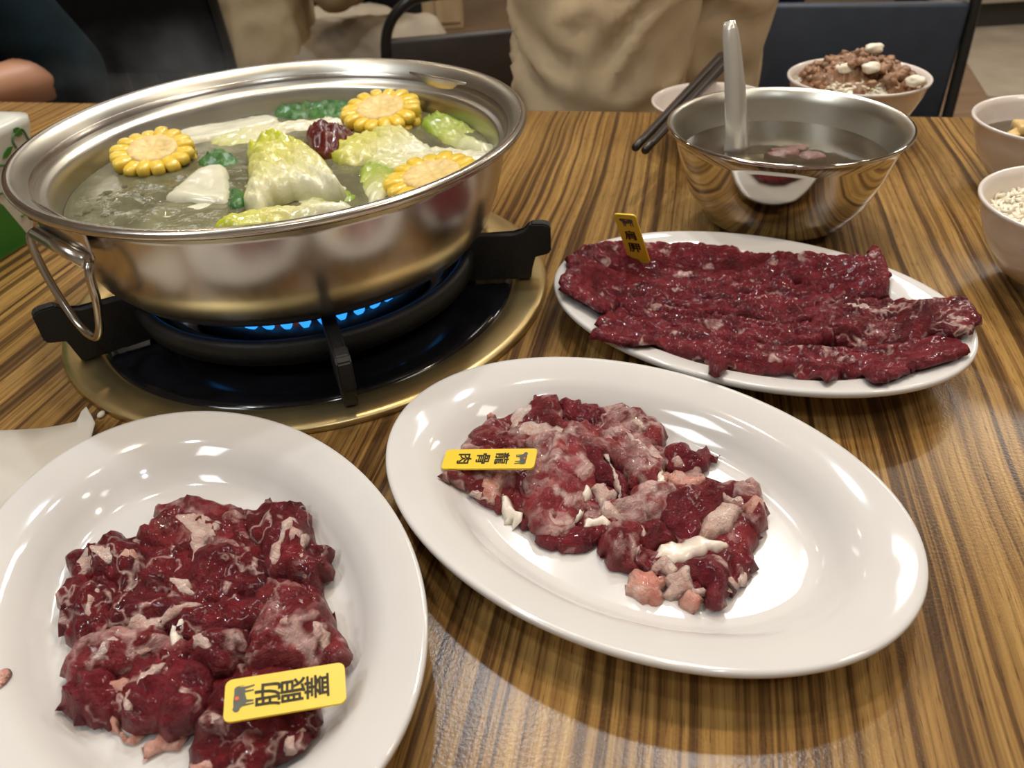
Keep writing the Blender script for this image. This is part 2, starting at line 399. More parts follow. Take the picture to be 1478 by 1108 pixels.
# ------------------------------------------------------------------ room
ROOM = (-4.2, 4.8, -2.2, 6.4)
bm = bmesh.new(); box(bm, ((ROOM[0] + ROOM[1]) / 2, (ROOM[2] + ROOM[3]) / 2, -0.05), (9.0, 8.6, 0.1)); struct('floor', bm, FLOORM)
bm = bmesh.new(); box(bm, (0.3, 2.1, CEIL + 0.05), (9.0, 8.6, 0.1)); struct('ceiling', bm, M['ceil'])
for nm, c, s in (('wall_back', (0.3, ROOM[3] + 0.05, CEIL / 2), (9.0, 0.1, CEIL)), ('wall_front', (0.3, ROOM[2] - 0.05, CEIL / 2), (9.0, 0.1, CEIL)),
                 ('wall_left', (ROOM[0] - 0.05, 2.1, CEIL / 2), (0.1, 8.6, CEIL)), ('wall_right', (ROOM[1] + 0.05, 2.1, CEIL / 2), (0.1, 8.6, CEIL))):
    bm = bmesh.new(); box(bm, c, s); struct(nm, bm, M['wall'])
# pale beige stretch of floor at the right
a = [aty(1398, 60, 1)] 
def floor_pt(px, py):
    d = _R * (px - IW / 2) - _UP * (py - IH / 2) + _F * FPX
    t = -(T + CH) / d.z
    return Vector((d.x * t, d.y * t, 0))
FP = [floor_pt(1425, 140), floor_pt(1370, 52), Vector((3.2, 5.4, 0)), Vector((4.7, 5.4, 0)), Vector((4.7, 2.6, 0)), floor_pt(1560, 150)]
bm = bmesh.new(); prism(bm, FP, 0.0005, 0.004); struct('floor_pale_area', bm, M['palefloor'])

for i, (lx, ly, colr, pw) in enumerate(LAMPS):
    e = empty('ceiling_downlight', (lx, ly, CEIL))
    where = ['above the far side of the hotpot table', 'above the table behind the steel bowl', 'above the left of the hotpot', 'above the middle of the table',
             'up to the left of the nearest plate', 'above the right end of the table', 'above the person in khaki trousers', 'above the person in the cream shirt',
             'above the aisle at the right', 'above the beige counter', 'above the far dark furniture', 'behind the photographer'][i]
    tag(e, ('cool white' if colr is COOL else 'warm') + ' round ceiling downlight ' + where, 'light', 'ceiling downlights')
    bm = bmesh.new(); lathe(bm, [(0.055, 0), (0.075, 0), (0.075, -0.006), (0.06, -0.012), (0.055, -0.012), (0.055, 0)], 24); obj('trim_ring', bm, M['lampwhite'], e)
    l = bpy.data.lights.new('lamp_light', 'AREA'); l.shape = 'DISK'; l.size = 0.11; l.energy = pw; l.color = colr; l.spread = math.radians(150)
    lo = bpy.data.objects.new('lamp_light', l); COL.objects.link(lo); lo.parent = e; lo.location = (0, 0, -0.014)

for i, (lx, ly, pw) in enumerate(FILL_PANELS):  # added to lift the ambient light and brighten the background
    e = empty('fill_panel', (lx, ly, CEIL))
    tag(e, 'added square white ceiling fill panel ' + ['behind and left of the photographer', 'behind and right of the photographer', 'above the khaki trousered person', 'above the far left background', 'above the beige counter aisle'][i], 'light', 'added ceiling fill panels')
    bm = bmesh.new(); box(bm, (0, 0, -.012), (.64, .64, .024), .004); obj('panel_frame', bm, M['lampwhite'], e, False)
    l = bpy.data.lights.new('panel_fill_light', 'AREA'); l.shape = 'SQUARE'; l.size = 0.58; l.energy = pw; l.color = (1.0, 0.96, 0.90) if i else (0.93, 0.97, 1.0)
    lo = bpy.data.objects.new('panel_fill_light', l); COL.objects.link(lo); lo.parent = e; lo.location = (0, 0, -0.027)

# ------------------------------------------------------------------ table
E0 = at(80, 147.3); E1 = at(1405, 168.5)
du = (E1 - E0).normalized(); TANG = math.atan2(du.y, du.x)
tbl = empty('dining_table', (E0.x, E0.y, 0), TANG)       # local x along the far edge, local -y towards the camera
tag(tbl, 'restaurant table with striped brown wood laminate top', 'table')
bm = bmesh.new(); box(bm, (0.50, -0.475, T - 0.0155), (2.2, 0.95, 0.031), 0.003); obj('tabletop', bm, WOOD, tbl, smooth=False)
for x in (-0.45, 1.45):
    for y in (-0.08, -0.87):
        bm = bmesh.new(); box(bm, (x, y, (T - 0.031) / 2), (0.05, 0.05, T - 0.031), 0.004); obj('leg', bm, M['blacksteel'], tbl, smooth=False)

# ------------------------------------------------------------------ hotpot stove
PC = Vector((-0.142, 0.513, T))
stove = empty('gas_stove', PC); tag(stove, 'gas burner set in the table under the hotpot, brass rim and black grate', 'stove')
bm = bmesh.new(); lathe(bm, [(0.1465, 0.0006), (0.147, 0.0016), (0.1500, 0.0034), (0.156, 0.0043), (0.167, 0.0046), (0.1712, 0.0038), (0.1728, 0.0006), (0.1465, 0.0006)], 128); obj('brass_rim', bm, M['brass'], stove)
bm = bmesh.new(); lathe(bm, [(0, 0.0004), (0.147, 0.0004), (0.147, 0.0018), (0.140, 0.0016), (0.125, 0.0011), (0.09, 0.0009), (0, 0.0009)], 96); obj('drip_pan', bm, M['pan'], stove)
bm = bmesh.new(); lathe(bm, [(0.117, 0.0130), (0.1195, 0.0135), (0.1215, 0.027), (0.119, 0.0295), (0.115, 0.0295), (0.1125, 0.027), (0.1135, 0.0135), (0.117, 0.0130)], 96)
grate = obj('grate_ring', bm, M['iron'], stove)
ARMP = [(0.105, 0.012), (0.105, 0.0385), (0.150, 0.0385), (0.158, 0.041), (0.162, 0.0475), (0.172, 0.0475), (0.176, 0.045), (0.176, 0.026), (0.172, 0.0235),
        (0.164, 0.0235), (0.161, 0.0048), (0.136, 0.0048), (0.134, 0.0060), (0.116, 0.0060), (0.114, 0.0030), (0.106, 0.0030)]
for ad in (-4, -72.5, -148, 68, 140):
    bm = bmesh.new()
    th = 0.0042
    A = [bm.verts.new((x, -th, z)) for x, z in ARMP]; B = [bm.verts.new((x, th, z)) for x, z in ARMP]
    n = len(ARMP)
    for k in range(n): bm.faces.new((A[k], A[(k + 1) % n], B[(k + 1) % n], B[k]))
    bm.faces.new(A[::-1]); bm.faces.new(B)
    bmesh.ops.bevel(bm, geom=[e for e in bm.edges], offset=0.0010, segments=2, affect='EDGES')
    o = obj('grate_arm', bm, M['iron'], stove, smooth=False); o.rotation_euler.z = math.radians(ad)
bm = bmesh.new(); lathe(bm, [(0.028, 0.0014), (0.083, 0.0014), (0.086, 0.008), (0.082, 0.016), (0.060, 0.017), (0.055, 0.012), (0.030, 0.010), (0.028, 0.0014)], 64); obj('burner_head', bm, M['burner'], stove)
bm = bmesh.new(); lathe(bm, [(0.098, 0.0012), (0.101, 0.0012), (0.104, 0.019), (0.1025, 0.021), (0.1005, 0.019), (0.098, 0.0012)], 64); obj('added_flame_shield', bm, M['iron'], stove)  # dark wall added to block the flames' reflection in the pan
bm = bmesh.new(); lathe(bm, [(0, 0.0014), (0.024, 0.0014), (0.025, 0.012), (0.018, 0.016), (0, 0.016)], 32); obj('burner_cap', bm, M['burner'], stove)
bm = bmesh.new()
random.seed(4)
for k in range(44):
    a_ = 2 * math.pi * k / 44
    r0 = 0.080; d_ = Vector((math.cos(a_), math.sin(a_), 0))
    hh = 0.015 + 0.005 * random.random()
    p0 = d_ * r0 + Vector((0, 0, 0.0165)); p1 = d_ * (r0 + 0.006) + Vector((0, 0, 0.0165 + hh * 0.55)); p2 = d_ * (r0 + 0.004) + Vector((0, 0, 0.0165 + hh))
    tube(bm, spline([p0, p1, p2], 3), [0.0020, 0.0034, 0.0042, 0.0040, 0.0032, 0.0018, 0.0005], 6)
obj('flame_ring', bm, M['flame'], stove)
bm = bmesh.new()
for ang in (-98, -92, -86):
    d_ = Vector((math.cos(math.radians(ang)), math.sin(math.radians(ang)), 0))
    tube(bm, spline([d_ * 0.070 + Vector((0, 0, 0.0165)), d_ * 0.074 + Vector((0, 0, 0.024)), d_ * 0.073 + Vector((0, 0, 0.032))], 3), [0.002, 0.003, 0.0035, 0.0032, 0.0025, 0.0015, 0.0005], 6)
tag(obj('orange_flame', bm, M['ember'], stove), 'orange tongue of flame')

# ------------------------------------------------------------------ pot
pot = empty('hotpot', PC + Vector((0, 0, 0))); tag(pot, 'large round stainless steel hotpot full of vegetables on the gas stove', 'pot')
bm = bmesh.new()
lathe(bm, [(0, 0.0390), (0.100, 0.0390), (0.116, 0.0405), (0.126, 0.046), (0.134, 0.056), (0.1405, 0.072), (0.1455, 0.092), (0.1480, 0.108), (0.1490, 0.1135), (0.1525, 0.1155),
           (0.1580, 0.1165), (0.1612, 0.1178), (0.1622, 0.1200), (0.1612, 0.1220), (0.1585, 0.1226), (0.1555, 0.1215), (0.1505, 0.1150), (0.1478, 0.1085), (0.1462, 0.1060), (0.1440, 0.1055), (0.1425, 0.1035),
           (0.1415, 0.098), (0.138, 0.085), (0.132, 0.062), (0.124, 0.049), (0.112, 0.0425), (0, 0.0420)], 160)
pot_body = obj('pot_body', bm, M['pot'], pot)
def pot_handle(ad):
    h = empty('handle', (0, 0, 0)); h.parent = pot; h.rotation_euler.z = math.radians(ad)
    return h
HZ = 0.100
for ad in (228, 48):
    rz = math.radians(ad)
    R_ = Matrix.Rotation(rz, 4, 'Z')
    bm = bmesh.new()
    box(bm, (0.1485, 0, 0.106), (0.0022, 0.062, 0.020), 0.0008)
    tube(bm, [(0.1525, -0.030, 0.097), (0.1525, 0.030, 0.097)], 0.0042, 12)
    bm.transform(R_)
    br = obj('handle_bracket', bm, M['pot'], pot)
    bm = bmesh.new()
    L = [(0.1525, -0.034, 0.097), (0.1555, -0.036, 0.092), (0.1565, -0.033, 0.075), (0.157, -0.022, 0.055), (0.157, -0.008, 0.043), (0.157, 0.008, 0.043), (0.157, 0.022, 0.055), (0.1565, 0.033, 0.075), (0.1555, 0.036, 0.092), (0.1525, 0.034, 0.097)]
    tube(bm, spline(L, 5), 0.0024, 10); bm.transform(R_)
    obj('handle_loop', bm, M['wire'], pot)

# ------------------------------------------------------------------ organic pieces traced as outlines, built with depth
LAST = []
def blob(name, poly, zb, t, mat, seed=0, parent=None, jit=0.0006, ridge=0.35, rfreq=90.0, ax=None, edge_w=None, gap=0.0032, leaf=None, under=0.0015, nn=3, kz=0.6, conv=None, zf=None, tilt=0.0, fineamp=0.05, grow=1.0, along=0.35, thin=False):
    """closed lump: poly in image px -> plane at zb, domed top t thick with folds; zf(x,y) lifts it"""
    rnd = random.Random(seed)
    if conv: poly = [conv(*q) for q in poly]
    P = []
    for q in poly:
        p = at(q[0], q[1], zb + t * kz)
        if zf:
            zc = zb + t * kz * 0.6
            for _ in range(24 if thin else 6):
                zc = 0.6 * zc + 0.4 * (zb + t * kz * 0.6 + zf(p.x, p.y)); p = at(q[0], q[1], zc)
        P.append(p.xy)
    if grow != 1.0:
        cg = sum(P, Vector((0, 0))) / len(P); P = [cg + (p - cg) * grow for p in P]
    P = smooth_poly(P, nn)
    off = Vector((rnd.uniform(-9, 9), rnd.uniform(-9, 9), rnd.uniform(-9, 9)))
    P = [p + Vector((noise.noise(Vector((p.x, p.y, 0)) * 260 + off), noise.noise(Vector((p.x, p.y, 5)) * 260 + off))) * jit * 2 + Vector((noise.noise(Vector((p.x, p.y, 2)) * 620 + off), noise.noise(Vector((p.x, p.y, 8)) * 620 + off))) * jit * 1.1 for p in P]
    # drop points that fall too close together
    Q = []
    for p in P:
        if not Q or (p - Q[-1]).length > gap * 0.3: Q.append(p)
    if (Q[0] - Q[-1]).length < gap * 0.3: Q.pop()
    P = Q
    A = np.array([(p.x, p.y) for p in P]); nb = len(A)
    lo, hi = A.min(0), A.max(0); cen = A.mean(0)
    pts = []
    y = lo[1]; row = 0
    while y < hi[1]:
        x = lo[0] + (gap / 2 if row % 2 else 0)
        while x < hi[0]:
            pts.append((x + rnd.uniform(-.15, .15) * gap, y + rnd.uniform(-.15, .15) * gap)); x += gap
        y += gap * 0.866; row += 1
    pts = np.array(pts)
    # inside + distance to outline
    X0, X1 = A, np.roll(A, -1, 0)
    def dist(pt):
        d = X1 - X0; L = (d ** 2).sum(1) + 1e-12
        tt = np.clip(((pt[:, None] - X0[None]) * d[None]).sum(2) / L[None], 0, 1)
        q = X0[None] + tt[..., None] * d[None]
        return np.sqrt(((pt[:, None] - q) ** 2).sum(2)).min(1)
    cx = ((X0[None, :, 1] > pts[:, None, 1]) != (X1[None, :, 1] > pts[:, None, 1]))
    xi = X0[None, :, 0] + (pts[:, None, 1] - X0[None, :, 1]) * (X1 - X0)[None, :, 0] / np.where(np.abs((X1 - X0)[None, :, 1]) < 1e-9, 1e-9, (X1 - X0)[None, :, 1])
    ins = (cx & (pts[:, None, 0] < xi)).sum(1) % 2 == 1
    pts = pts[ins]
    if len(pts):
        dd = dist(pts); k = dd > gap * 0.45; pts = pts[k]; dd = dd[k]
    else: dd = np.zeros(0)
    allp = [Vector(p) for p in A] + [Vector(p) for p in pts]
    res = delaunay_2d_cdt(allp, [], [list(range(nb))], 1, 1e-7)
    V, Fc, orig = res[0], res[2], res[3]
    dist_all = np.zeros(len(V))
    VA = np.array([(v.x, v.y) for v in V]); dist_all = dist(VA)
    dmax = max(dist_all.max(), 1e-4)
    wdt = edge_w or min(dmax, t * 1.3)
    if ax is None:
        cv = np.cov((A - cen).T); ew, ev = np.linalg.eigh(cv); axv = Vector(ev[:, 1])
    else: axv = Vector((math.cos(ax), math.sin(ax)))
    pv = Vector((-axv.y, axv.x))
    zs = []; lf = []
    ta = rnd.uniform(0, 6.283); tv = Vector((math.cos(ta), math.sin(ta))) * tilt; cv2 = Vector(cen)
    for v, d in zip(V, dist_all):
        u = min(d / wdt, 1.0); dome = math.sqrt(max(0.0, 1 - (1 - u) ** 2))
        lx, ly = v.dot(axv), v.dot(pv)
        wx = noise.noise(Vector((v.x * 45, v.y * 45, 11)) + off) * 0.9
        fold = noise.noise(Vector((lx * rfreq * along, ly * rfreq + wx, wx)) + off)
        rg = 1 - abs(fold) * 2.4
        fold2 = noise.noise(Vector((lx * rfreq * 0.9, ly * rfreq * 1.7, 2.0 + wx)) + off)
        big = noise.noise(Vector((v.x * 32, v.y * 32, 3)) + off)
        fine = noise.noise(Vector((v.x * 420, v.y * 420, 7)) + off) + .5 * noise.noise(Vector((v.x * 800, v.y * 800, 9)) + off)
        tf = 1.0
        if zf and thin: tf = 1 - 0.45 * min(1.0, max(0.0, zf(v.x, v.y)) / 0.012)
        z = zb + dome * tf * t * (0.60 + ridge * rg * 0.8 + ridge * 0.45 * (1 - abs(fold2) * 2) + 0.28 * big) + fine * t * fineamp * dome
        if tilt: z += (v - cv2).dot(tv) * dome
        if zf: z += zf(v.x, v.y)
        zs.append(z)
        if leaf is not None:
            s = (Vector(v) - Vector(cen)).dot(Vector(leaf)) / (np.abs((A - cen) @ np.array(leaf)).max())
            lf.append(min(1, max(0, 0.5 + 0.5 * s + 0.25 * (1 - min(d / 0.008, 1)) * (s + 0.4))))
    bm = bmesh.new()
    lay = bm.verts.layers.float.new('leaf') if leaf is not None else None
    c3 = Vector((cen[0], cen[1], zb + T))
    top = [bm.verts.new((v.x - c3.x, v.y - c3.y, z - zb)) for v, z in zip(V, zs)]
    isb = dist_all < 1e-6
    bot = [None] * len(V)
    for i, v in enumerate(V):
        if isb[i]: bot[i] = top[i]
        else: bot[i] = bm.verts.new((v.x - c3.x, v.y - c3.y, -under * min(dist_all[i] / 0.003, 1) + (zf(v.x, v.y) if zf else 0)))
    if lay:
        for i, v in enumerate(top): v[lay] = lf[i]; bot[i][lay] = lf[i]
    for f in Fc:
        try: bm.faces.new([top[i] for i in f])
        except ValueError: pass
        fb = [bot[i] for i in f][::-1]
        if not all(isb[i] for i in f):
            try: bm.faces.new(fb)
            except ValueError: pass
    LAST.append(np.array([(v.x, v.y, z) for v, z in zip(V, zs)]))
    o = obj(name, bm, mat, None)
    o.location = c3
    if parent:
        o.parent = parent; o.location = c3 - parent.location
    return o

def satin_inside(o):
    o.data.materials.append(M['inner'])
    for p in o.data.polygons:
        c = p.center; n = p.normal
        if n.x * c.x + n.y * c.y < 0 or (n.z > 0.6 and math.hypot(c.x, c.y) < 0.05): p.material_index = 1
satin_inside(pot_body)
# ---- pot contents
def c1(x, y): return (x / 1.8475, 60 + y / 1.8475)
SZ = 0.0905
bm = bmesh.new()
lathe(bm, [(0.1392, 0)] + [(0.1392 * k / 24, 0) for k in range(23, -1, -1)], 96)
for v in bm.verts:
    p = v.co
    dl = math.hypot(p.x + 0.085, p.y + 0.045)
    boil = math.exp(-(dl / 0.05) ** 2)
    if math.hypot(p.x, p.y) < 0.135:
        p.z += noise.noise(Vector((p.x * 90, p.y * 90, 1))) * (0.0006 + 0.0032 * boil) + noise.noise(Vector((p.x * 220, p.y * 220, 1))) * (0.0002 + 0.0016 * boil)
tag(obj('broth', bm, SOUP, None, True, PC + Vector((0, 0, SZ)), True), 'pale bubbling broth filling the hotpot', 'broth')
random.seed(12)
bub = bmesh.new()
for k in range(46):
    a_ = random.uniform(0, 6.28); rr = abs(random.gauss(0, 0.026)); r0 = random.uniform(0.0012, 0.0036)
    bmesh.ops.create_icosphere(bub, subdivisions=2, radius=r0, matrix=Matrix.Translation((rr * math.cos(a_), rr * math.sin(a_), -r0 * 0.35)) @ Matrix.Diagonal((1, 1, 0.7, 1)))
b0 = at(150, 290, SZ)
tag(obj('bubbles', bub, SOUP, None, True, b0), 'cluster of boiling bubbles at the left of the broth', 'bubbles', kind='stuff')

def leaf_dir(a, b):
    p, q = at(*c1(*a), SZ), at(*c1(*b), SZ)
    d = (q - p).xy.normalized(); return (d.x, d.y)
LEAVES = [
 ('napa_leaf', [(650,280),(680,258),(740,248),(800,258),(850,288),(912,372),(850,380),(780,380),(720,400),(700,432),(640,402),(660,350)], LEAFY, 0.004, 0.017, ((900,380),(640,260)), 'large napa leaf with yellow top and white rib in the pot centre'),
 ('napa_leaf', [(640,402),(660,372),(760,392),(900,376),(930,396),(800,412),(690,432),(650,434)], LEAFW, -0.001, 0.010, ((800,380),(660,420)), 'white napa piece below the large yellow leaf'),
 ('napa_leaf', [(870,290),(900,260),(990,235),(1070,225),(1130,258),(1162,292),(1060,302),(960,312),(900,307)], LEAFY, 0.0, 0.014, ((1160,300),(880,260)), 'frilly yellow-green napa leaf right of the red date'),
 ('napa_rib', [(960,312),(1040,287),(1200,283),(1322,300),(1290,332),(1150,337),(1000,332)], LEAFW, -0.001, 0.011, ((1300,310),(960,330)), 'long white napa rib at the right of the pot'),
 ('napa_leaf', [(1120,212),(1170,188),(1240,208),(1310,258),(1328,290),(1250,286),(1180,262)], LEAFG, -0.001, 0.011, ((1330,290),(1130,200)), 'green napa leaf against the pot wall beside the far corn slice'),
 ('napa_leaf', [(556,492),(620,458),(720,438),(830,430),(930,424),(952,445),(830,468),(700,486),(600,502)], LEAFY, 0.002, 0.012, ((950,440),(560,490)), 'yellow napa leaf floating along the near wall of the pot'),
 ('napa_leaf', [(950,345),(1000,322),(1062,345),(1052,390),(1000,432),(968,420)], LEAFG, -0.002, 0.010, ((970,430),(1040,330)), 'pale green napa frond beside the nearest corn slice'),
 ('napa_leaf', [(780,430),(830,405),(920,392),(962,412),(930,432),(800,446)], LEAFG, -0.002, 0.008, ((780,440),(950,400)), 'thin green napa strip between the white piece and the near leaf'),
 ('napa_rib', [(556,262),(660,228),(800,208),(920,203),(922,226),(800,240),(660,272),(580,280)], LEAFW, -0.002, 0.009, ((920,210),(560,270)), 'slim pale napa rib behind the large yellow leaf'),
]
for i, (nm, poly, mt, dz, t, ld, lab) in enumerate(LEAVES):
    ldv = leaf_dir(*ld)
    o = blob(nm, poly, SZ + dz - 0.003, t, mt, seed=100 + i, conv=c1, leaf=ldv, ax=math.atan2(ldv[1], ldv[0]), ridge=0.36, rfreq=130, along=0.12, jit=0.0017, nn=5, gap=0.0022, under=0.004, edge_w=0.012, fineamp=.03)
    tag(o, lab, 'cabbage', 'napa cabbage in the hotpot')
for i, (poly, dz, t, lab) in enumerate([
  ([(445,250),(520,222),(640,200),(735,194),(742,212),(640,237),(520,268),(455,268)], -0.004, 0.010, 'long white radish slice floating at the back left of the pot'),
  ([(443,402),(520,345),(605,334),(612,412),(560,422),(450,414)], -0.004, 0.011, 'wedge of white radish left of the large yellow leaf'),
  ([(376,474),(440,424),(600,418),(606,470),(540,502),(400,506)], -0.0058, 0.0075, 'sunken white radish slice just under the broth at the near left')]):
    tag(blob('radish_slice', poly, SZ + dz, t, M['daikon'], 130 + i, conv=c1, ridge=0.05, under=0.006, edge_w=0.005), lab, 'radish', 'radish slices in the hotpot')
for i, (poly, lab) in enumerate([
  ([(735,182),(830,165),(940,165),(932,198),(860,207),(740,202)], 'dark green leafy clump at the back of the pot'),
  ([(518,320),(570,290),(622,295),(632,322),(560,338)], 'dark green leaf between the left corn slice and the large yellow leaf'),
  ([(608,400),(660,395),(652,440),(612,442)], 'small green leaf tucked beside the radish wedge')]):
    tag(blob('green_leaf', poly, SZ - 0.004, 0.008, M['greens'], 140 + i, conv=c1, ridge=0.6, rfreq=220, jit=0.002, under=0.003), lab, 'greens', 'greens in the hotpot')
tag(blob('red_date', [(803,238),(830,219),(890,212),(948,236),(910,262),(860,278),(815,258)], SZ - 0.001, 0.018, M['jujube'], 150, conv=c1, ridge=0.3, rfreq=200, nn=4, under=0.006, gap=0.002), 'wrinkled dark red date floating in the pot', 'date')

# ---- corn
kern_me = None
def corn(px, py, z, R, tilt_ax, tilt, lab, hgt=0.016, spin=0):
    global kern_me
    p = at(px, py, z)
    e = empty('corn_slice', p); tag(e, lab, 'corn', 'corn slices in the hotpot')
    e.rotation_euler = (Matrix.Rotation(tilt, 3, tilt_ax) @ Matrix.Rotation(spin, 3, 'Z')).to_euler()
    bm = bmesh.new()
    lathe(bm, [(0, -hgt / 2), (R * 0.62, -hgt / 2), (R * 0.66, 0), (R * 0.62, hgt * 0.42), (R * 0.57, hgt * 0.50), (R * 0.38, hgt * 0.47), (R * 0.33, hgt * 0.42), (0, hgt * 0.41)], 40, wob=lambda a, r, z: 0.0006 * math.sin(9 * a + r * 900))
    obj('core', bm, M['corncore'], e)
    if kern_me is None:
        bm = bmesh.new(); bmesh.ops.create_icosphere(bm, subdivisions=2, radius=1)
        for v in bm.verts:
            v.co = Vector([math.copysign(abs(q) ** 0.6, q) for q in v.co]) * 0.92
        kern_me = bpy.data.meshes.new('kernel'); bm.to_mesh(kern_me); bm.free()
        kern_me.polygons.foreach_set('use_smooth', [True] * len(kern_me.polygons)); kern_me.materials.append(M['corn'])
    rr = random.Random(int(px))
    n = 16
    for lay, zz in ((0, hgt * 0.20), (1, -hgt * 0.30)):
        for k in range(n):
            a = 2 * math.pi * (k + 0.5 * lay) / n
            o = bpy.data.objects.new('kernel', kern_me); COL.objects.link(o); o.parent = e
            o.location = (math.cos(a) * R * 0.79 * (1 + rr.uniform(-.04, .04)), math.sin(a) * R * 0.79, zz + rr.uniform(-.0006, .0006))
            o.rotation_euler = (0, rr.uniform(-.15, .15), a)
            s = rr.uniform(0.92, 1.1)
            o.scale = (R * 0.27 * s, R * 0.185 * s, hgt * 0.31 * rr.uniform(.85, 1.15))
    return e
corn(224, 226, SZ + 0.004, 0.0275, Vector((1, 0.35, 0)).normalized(), 0.22, 'corn slice floating at the left of the pot')
corn(551, 166, SZ + 0.005, 0.0300, Vector((1, -0.2, 0)).normalized(), 0.18, 'corn slice floating at the back of the pot', spin=.2)
corn(626, 264, SZ + 0.002, 0.0300, Vector((0.6, -1, 0)).normalized(), 0.12, 'half-hidden corn slice by the near right wall of the pot', spin=.5)

# ------------------------------------------------------------------ plates
PA, PB = 0.127, 0.0892
def plate(cx, cy, ang, lab):
    bm = bmesh.new()
    prof = [(0, 0.0035), (0.56, 0.0035), (0.565, 0.0), (0.59, 0.0), (0.60, 0.0040), (0.70, 0.0120), (0.80, 0.0185), (0.95, 0.0232), (0.985, 0.0238), (0.998, 0.0252),
            (1.0, 0.0268), (0.993, 0.0282), (0.975, 0.0282), (0.92, 0.0268), (0.82, 0.0244), (0.765, 0.0215), (0.70, 0.0155), (0.645, 0.0095), (0.60, 0.0074), (0.55, 0.0068), (0, 0.0066)]
    # keep the rim the same width all round: offset from the outer ellipse
    n = 128; rings = []
    for r, z in prof:
        if r == 0: rings.append([bm.verts.new((0, 0, z))]); continue
        k = (1 - r) * 0.104
        ring = []
        for i in range(n):
            a = 2 * math.pi * i / n
            ring.append(bm.verts.new(((PA - k) * math.cos(a), (PB - k * 0.80) * math.sin(a), z)))
        rings.append(ring)
    for A, B in zip(rings, rings[1:]):
        for k in range(n):
            k2 = (k + 1) % n
            if len(A) == 1: bm.faces.new((A[0], B[k], B[k2]))
            elif len(B) == 1: bm.faces.new((A[k], B[0], A[k2]))
            else: bm.faces.new((A[k], B[k], B[k2], A[k2]))
    o = obj('oval_plate', bm, M['porcelain'], None, True, (cx, cy, T)); o.rotation_euler.z = math.radians(ang)
    tag(o, lab, 'plate', 'white oval platters'); return o
plate(-0.1410, 0.2182, 125, 'white oval plate at the near left holding dark folded beef')
plate(0.0513, 0.2614, 144.6, 'white oval plate in the middle holding marbled beef chunks')
plate(0.1496, 0.4140, 149.6, 'white oval plate at the back right holding long red beef slices')

def plate_lift(cx, cy, ang):
    ca, sa = math.cos(math.radians(ang)), math.sin(math.radians(ang))
    tab = [(0, .0), (.55, .0002), (.60, .0008), (.645, .0029), (.70, .0089), (.765, .0149), (.82, .0178), (.92, .0202), (.975, .0216), (1.0, .0216), (9, .0216)]
    def f(x, y):
        dx, dy = x - cx, y - cy; u, v = dx * ca + dy * sa, -dx * sa + dy * ca
        lo, hi = 0.0, 1.6                     # ring parameter whose offset ellipse passes here
        for _ in range(18):
            m = (lo + hi) / 2; k = (1 - m) * .104
            if (u / (PA - k)) ** 2 + (v / (PB - k * .8)) ** 2 > 1: lo = m
            else: hi = m
        for (r0, z0), (r1, z1) in zip(tab, tab[1:]):
            if lo <= r1: return z0 + (z1 - z0) * (lo - r0) / (r1 - r0)
        return .0216
    return f
LIFT1, LIFT2, LIFT3 = plate_lift(-0.1410, 0.2182, 125), plate_lift(0.0513, 0.2614, 144.6), plate_lift(0.1496, 0.4140, 149.6)

# ------------------------------------------------------------------ meat
def c7(x, y): return (x / 2.589, 680 + y / 2.589)
def c6(x, y): return (600 + x / 2.639, 530 + y / 2.639)
def c5(x, y): return (780 + x / 2.1175, 290 + y / 2.1175)
HM = {c7: [], c6: [], c5: []}
LIFTS = {c7: LIFT1, c6: LIFT2, c5: LIFT3}
def top_of(conv, x, y, rad=0.0028):
    best = Z0 + LIFTS[conv](x, y)
    for A in HM[conv]:
        k = (A[:, 0] - x) ** 2 + (A[:, 1] - y) ** 2 < rad * rad
        if k.any(): best = max(best, float(A[k, 2].mean()))
    return best
PEND = []
def meat(conv, name, poly, zb, t, mat, lab, group, seed, fats=(), drape=False, **kw):
    kw.setdefault('ridge', 0.50); kw.setdefault('rfreq', 120); kw.setdefault('jit', 0.0017); kw.setdefault('gap', 0.0019); kw.setdefault('edge_w', 0.0085)
    kw.setdefault('tilt', 0.08); kw.setdefault('fineamp', 0.07); kw.setdefault('grow', 1.05)
    if drape:
        zb, kw['tilt'], kw['grow'], kw['ridge'], kw['fineamp'], kw['edge_w'] = -0.0012, 0.0, 1.0, 0.12, 0.03, 0.0075
        kw['zf'] = lambda x, y: top_of(conv, x, y, .0045)
        t *= 0.75
    else:
        k = 0.55 if conv is c5 else (0.62 if conv is c6 else 0.64)
        if conv is c5: kw['along'] = 0.10; kw['fineamp'] = 0.15; kw['ridge'] = 0.95; kw['rfreq'] = 115; kw['edge_w'] = 0.004; kw['gap'] = 0.0016; kw['nn'] = 6; kw['jit'] = 0.0015
        zb = Z0 + (zb - Z0) * k; t *= k
        kw['zf'] = LIFTS[conv]; kw['thin'] = True
    o = blob(name, poly, zb, t, mat, seed=seed, conv=conv, **kw)
    HM[conv].append(LAST[-1])
    tag(o, lab, 'meat', group)
    for j, (fp, fm, fz, ft) in enumerate(fats): PEND.append((conv, fp, fm, ft, seed * 7 + j, o))
    return o
def flush_fats():
    for conv, fp, fm, ft, sd, o in PEND:
        blob('fat', fp, -0.0011, ft * .85, fm, seed=sd, conv=conv, parent=o, ridge=0.15, rfreq=200, fineamp=.02, jit=0.0010, gap=0.0018, zf=lambda x, y: top_of(conv, x, y))
        HM[conv].append(LAST[-1])
    PEND.clear()
Z0 = 0.0080
G1 = 'beef pieces on the near left plate'
Z0 = 0.0080
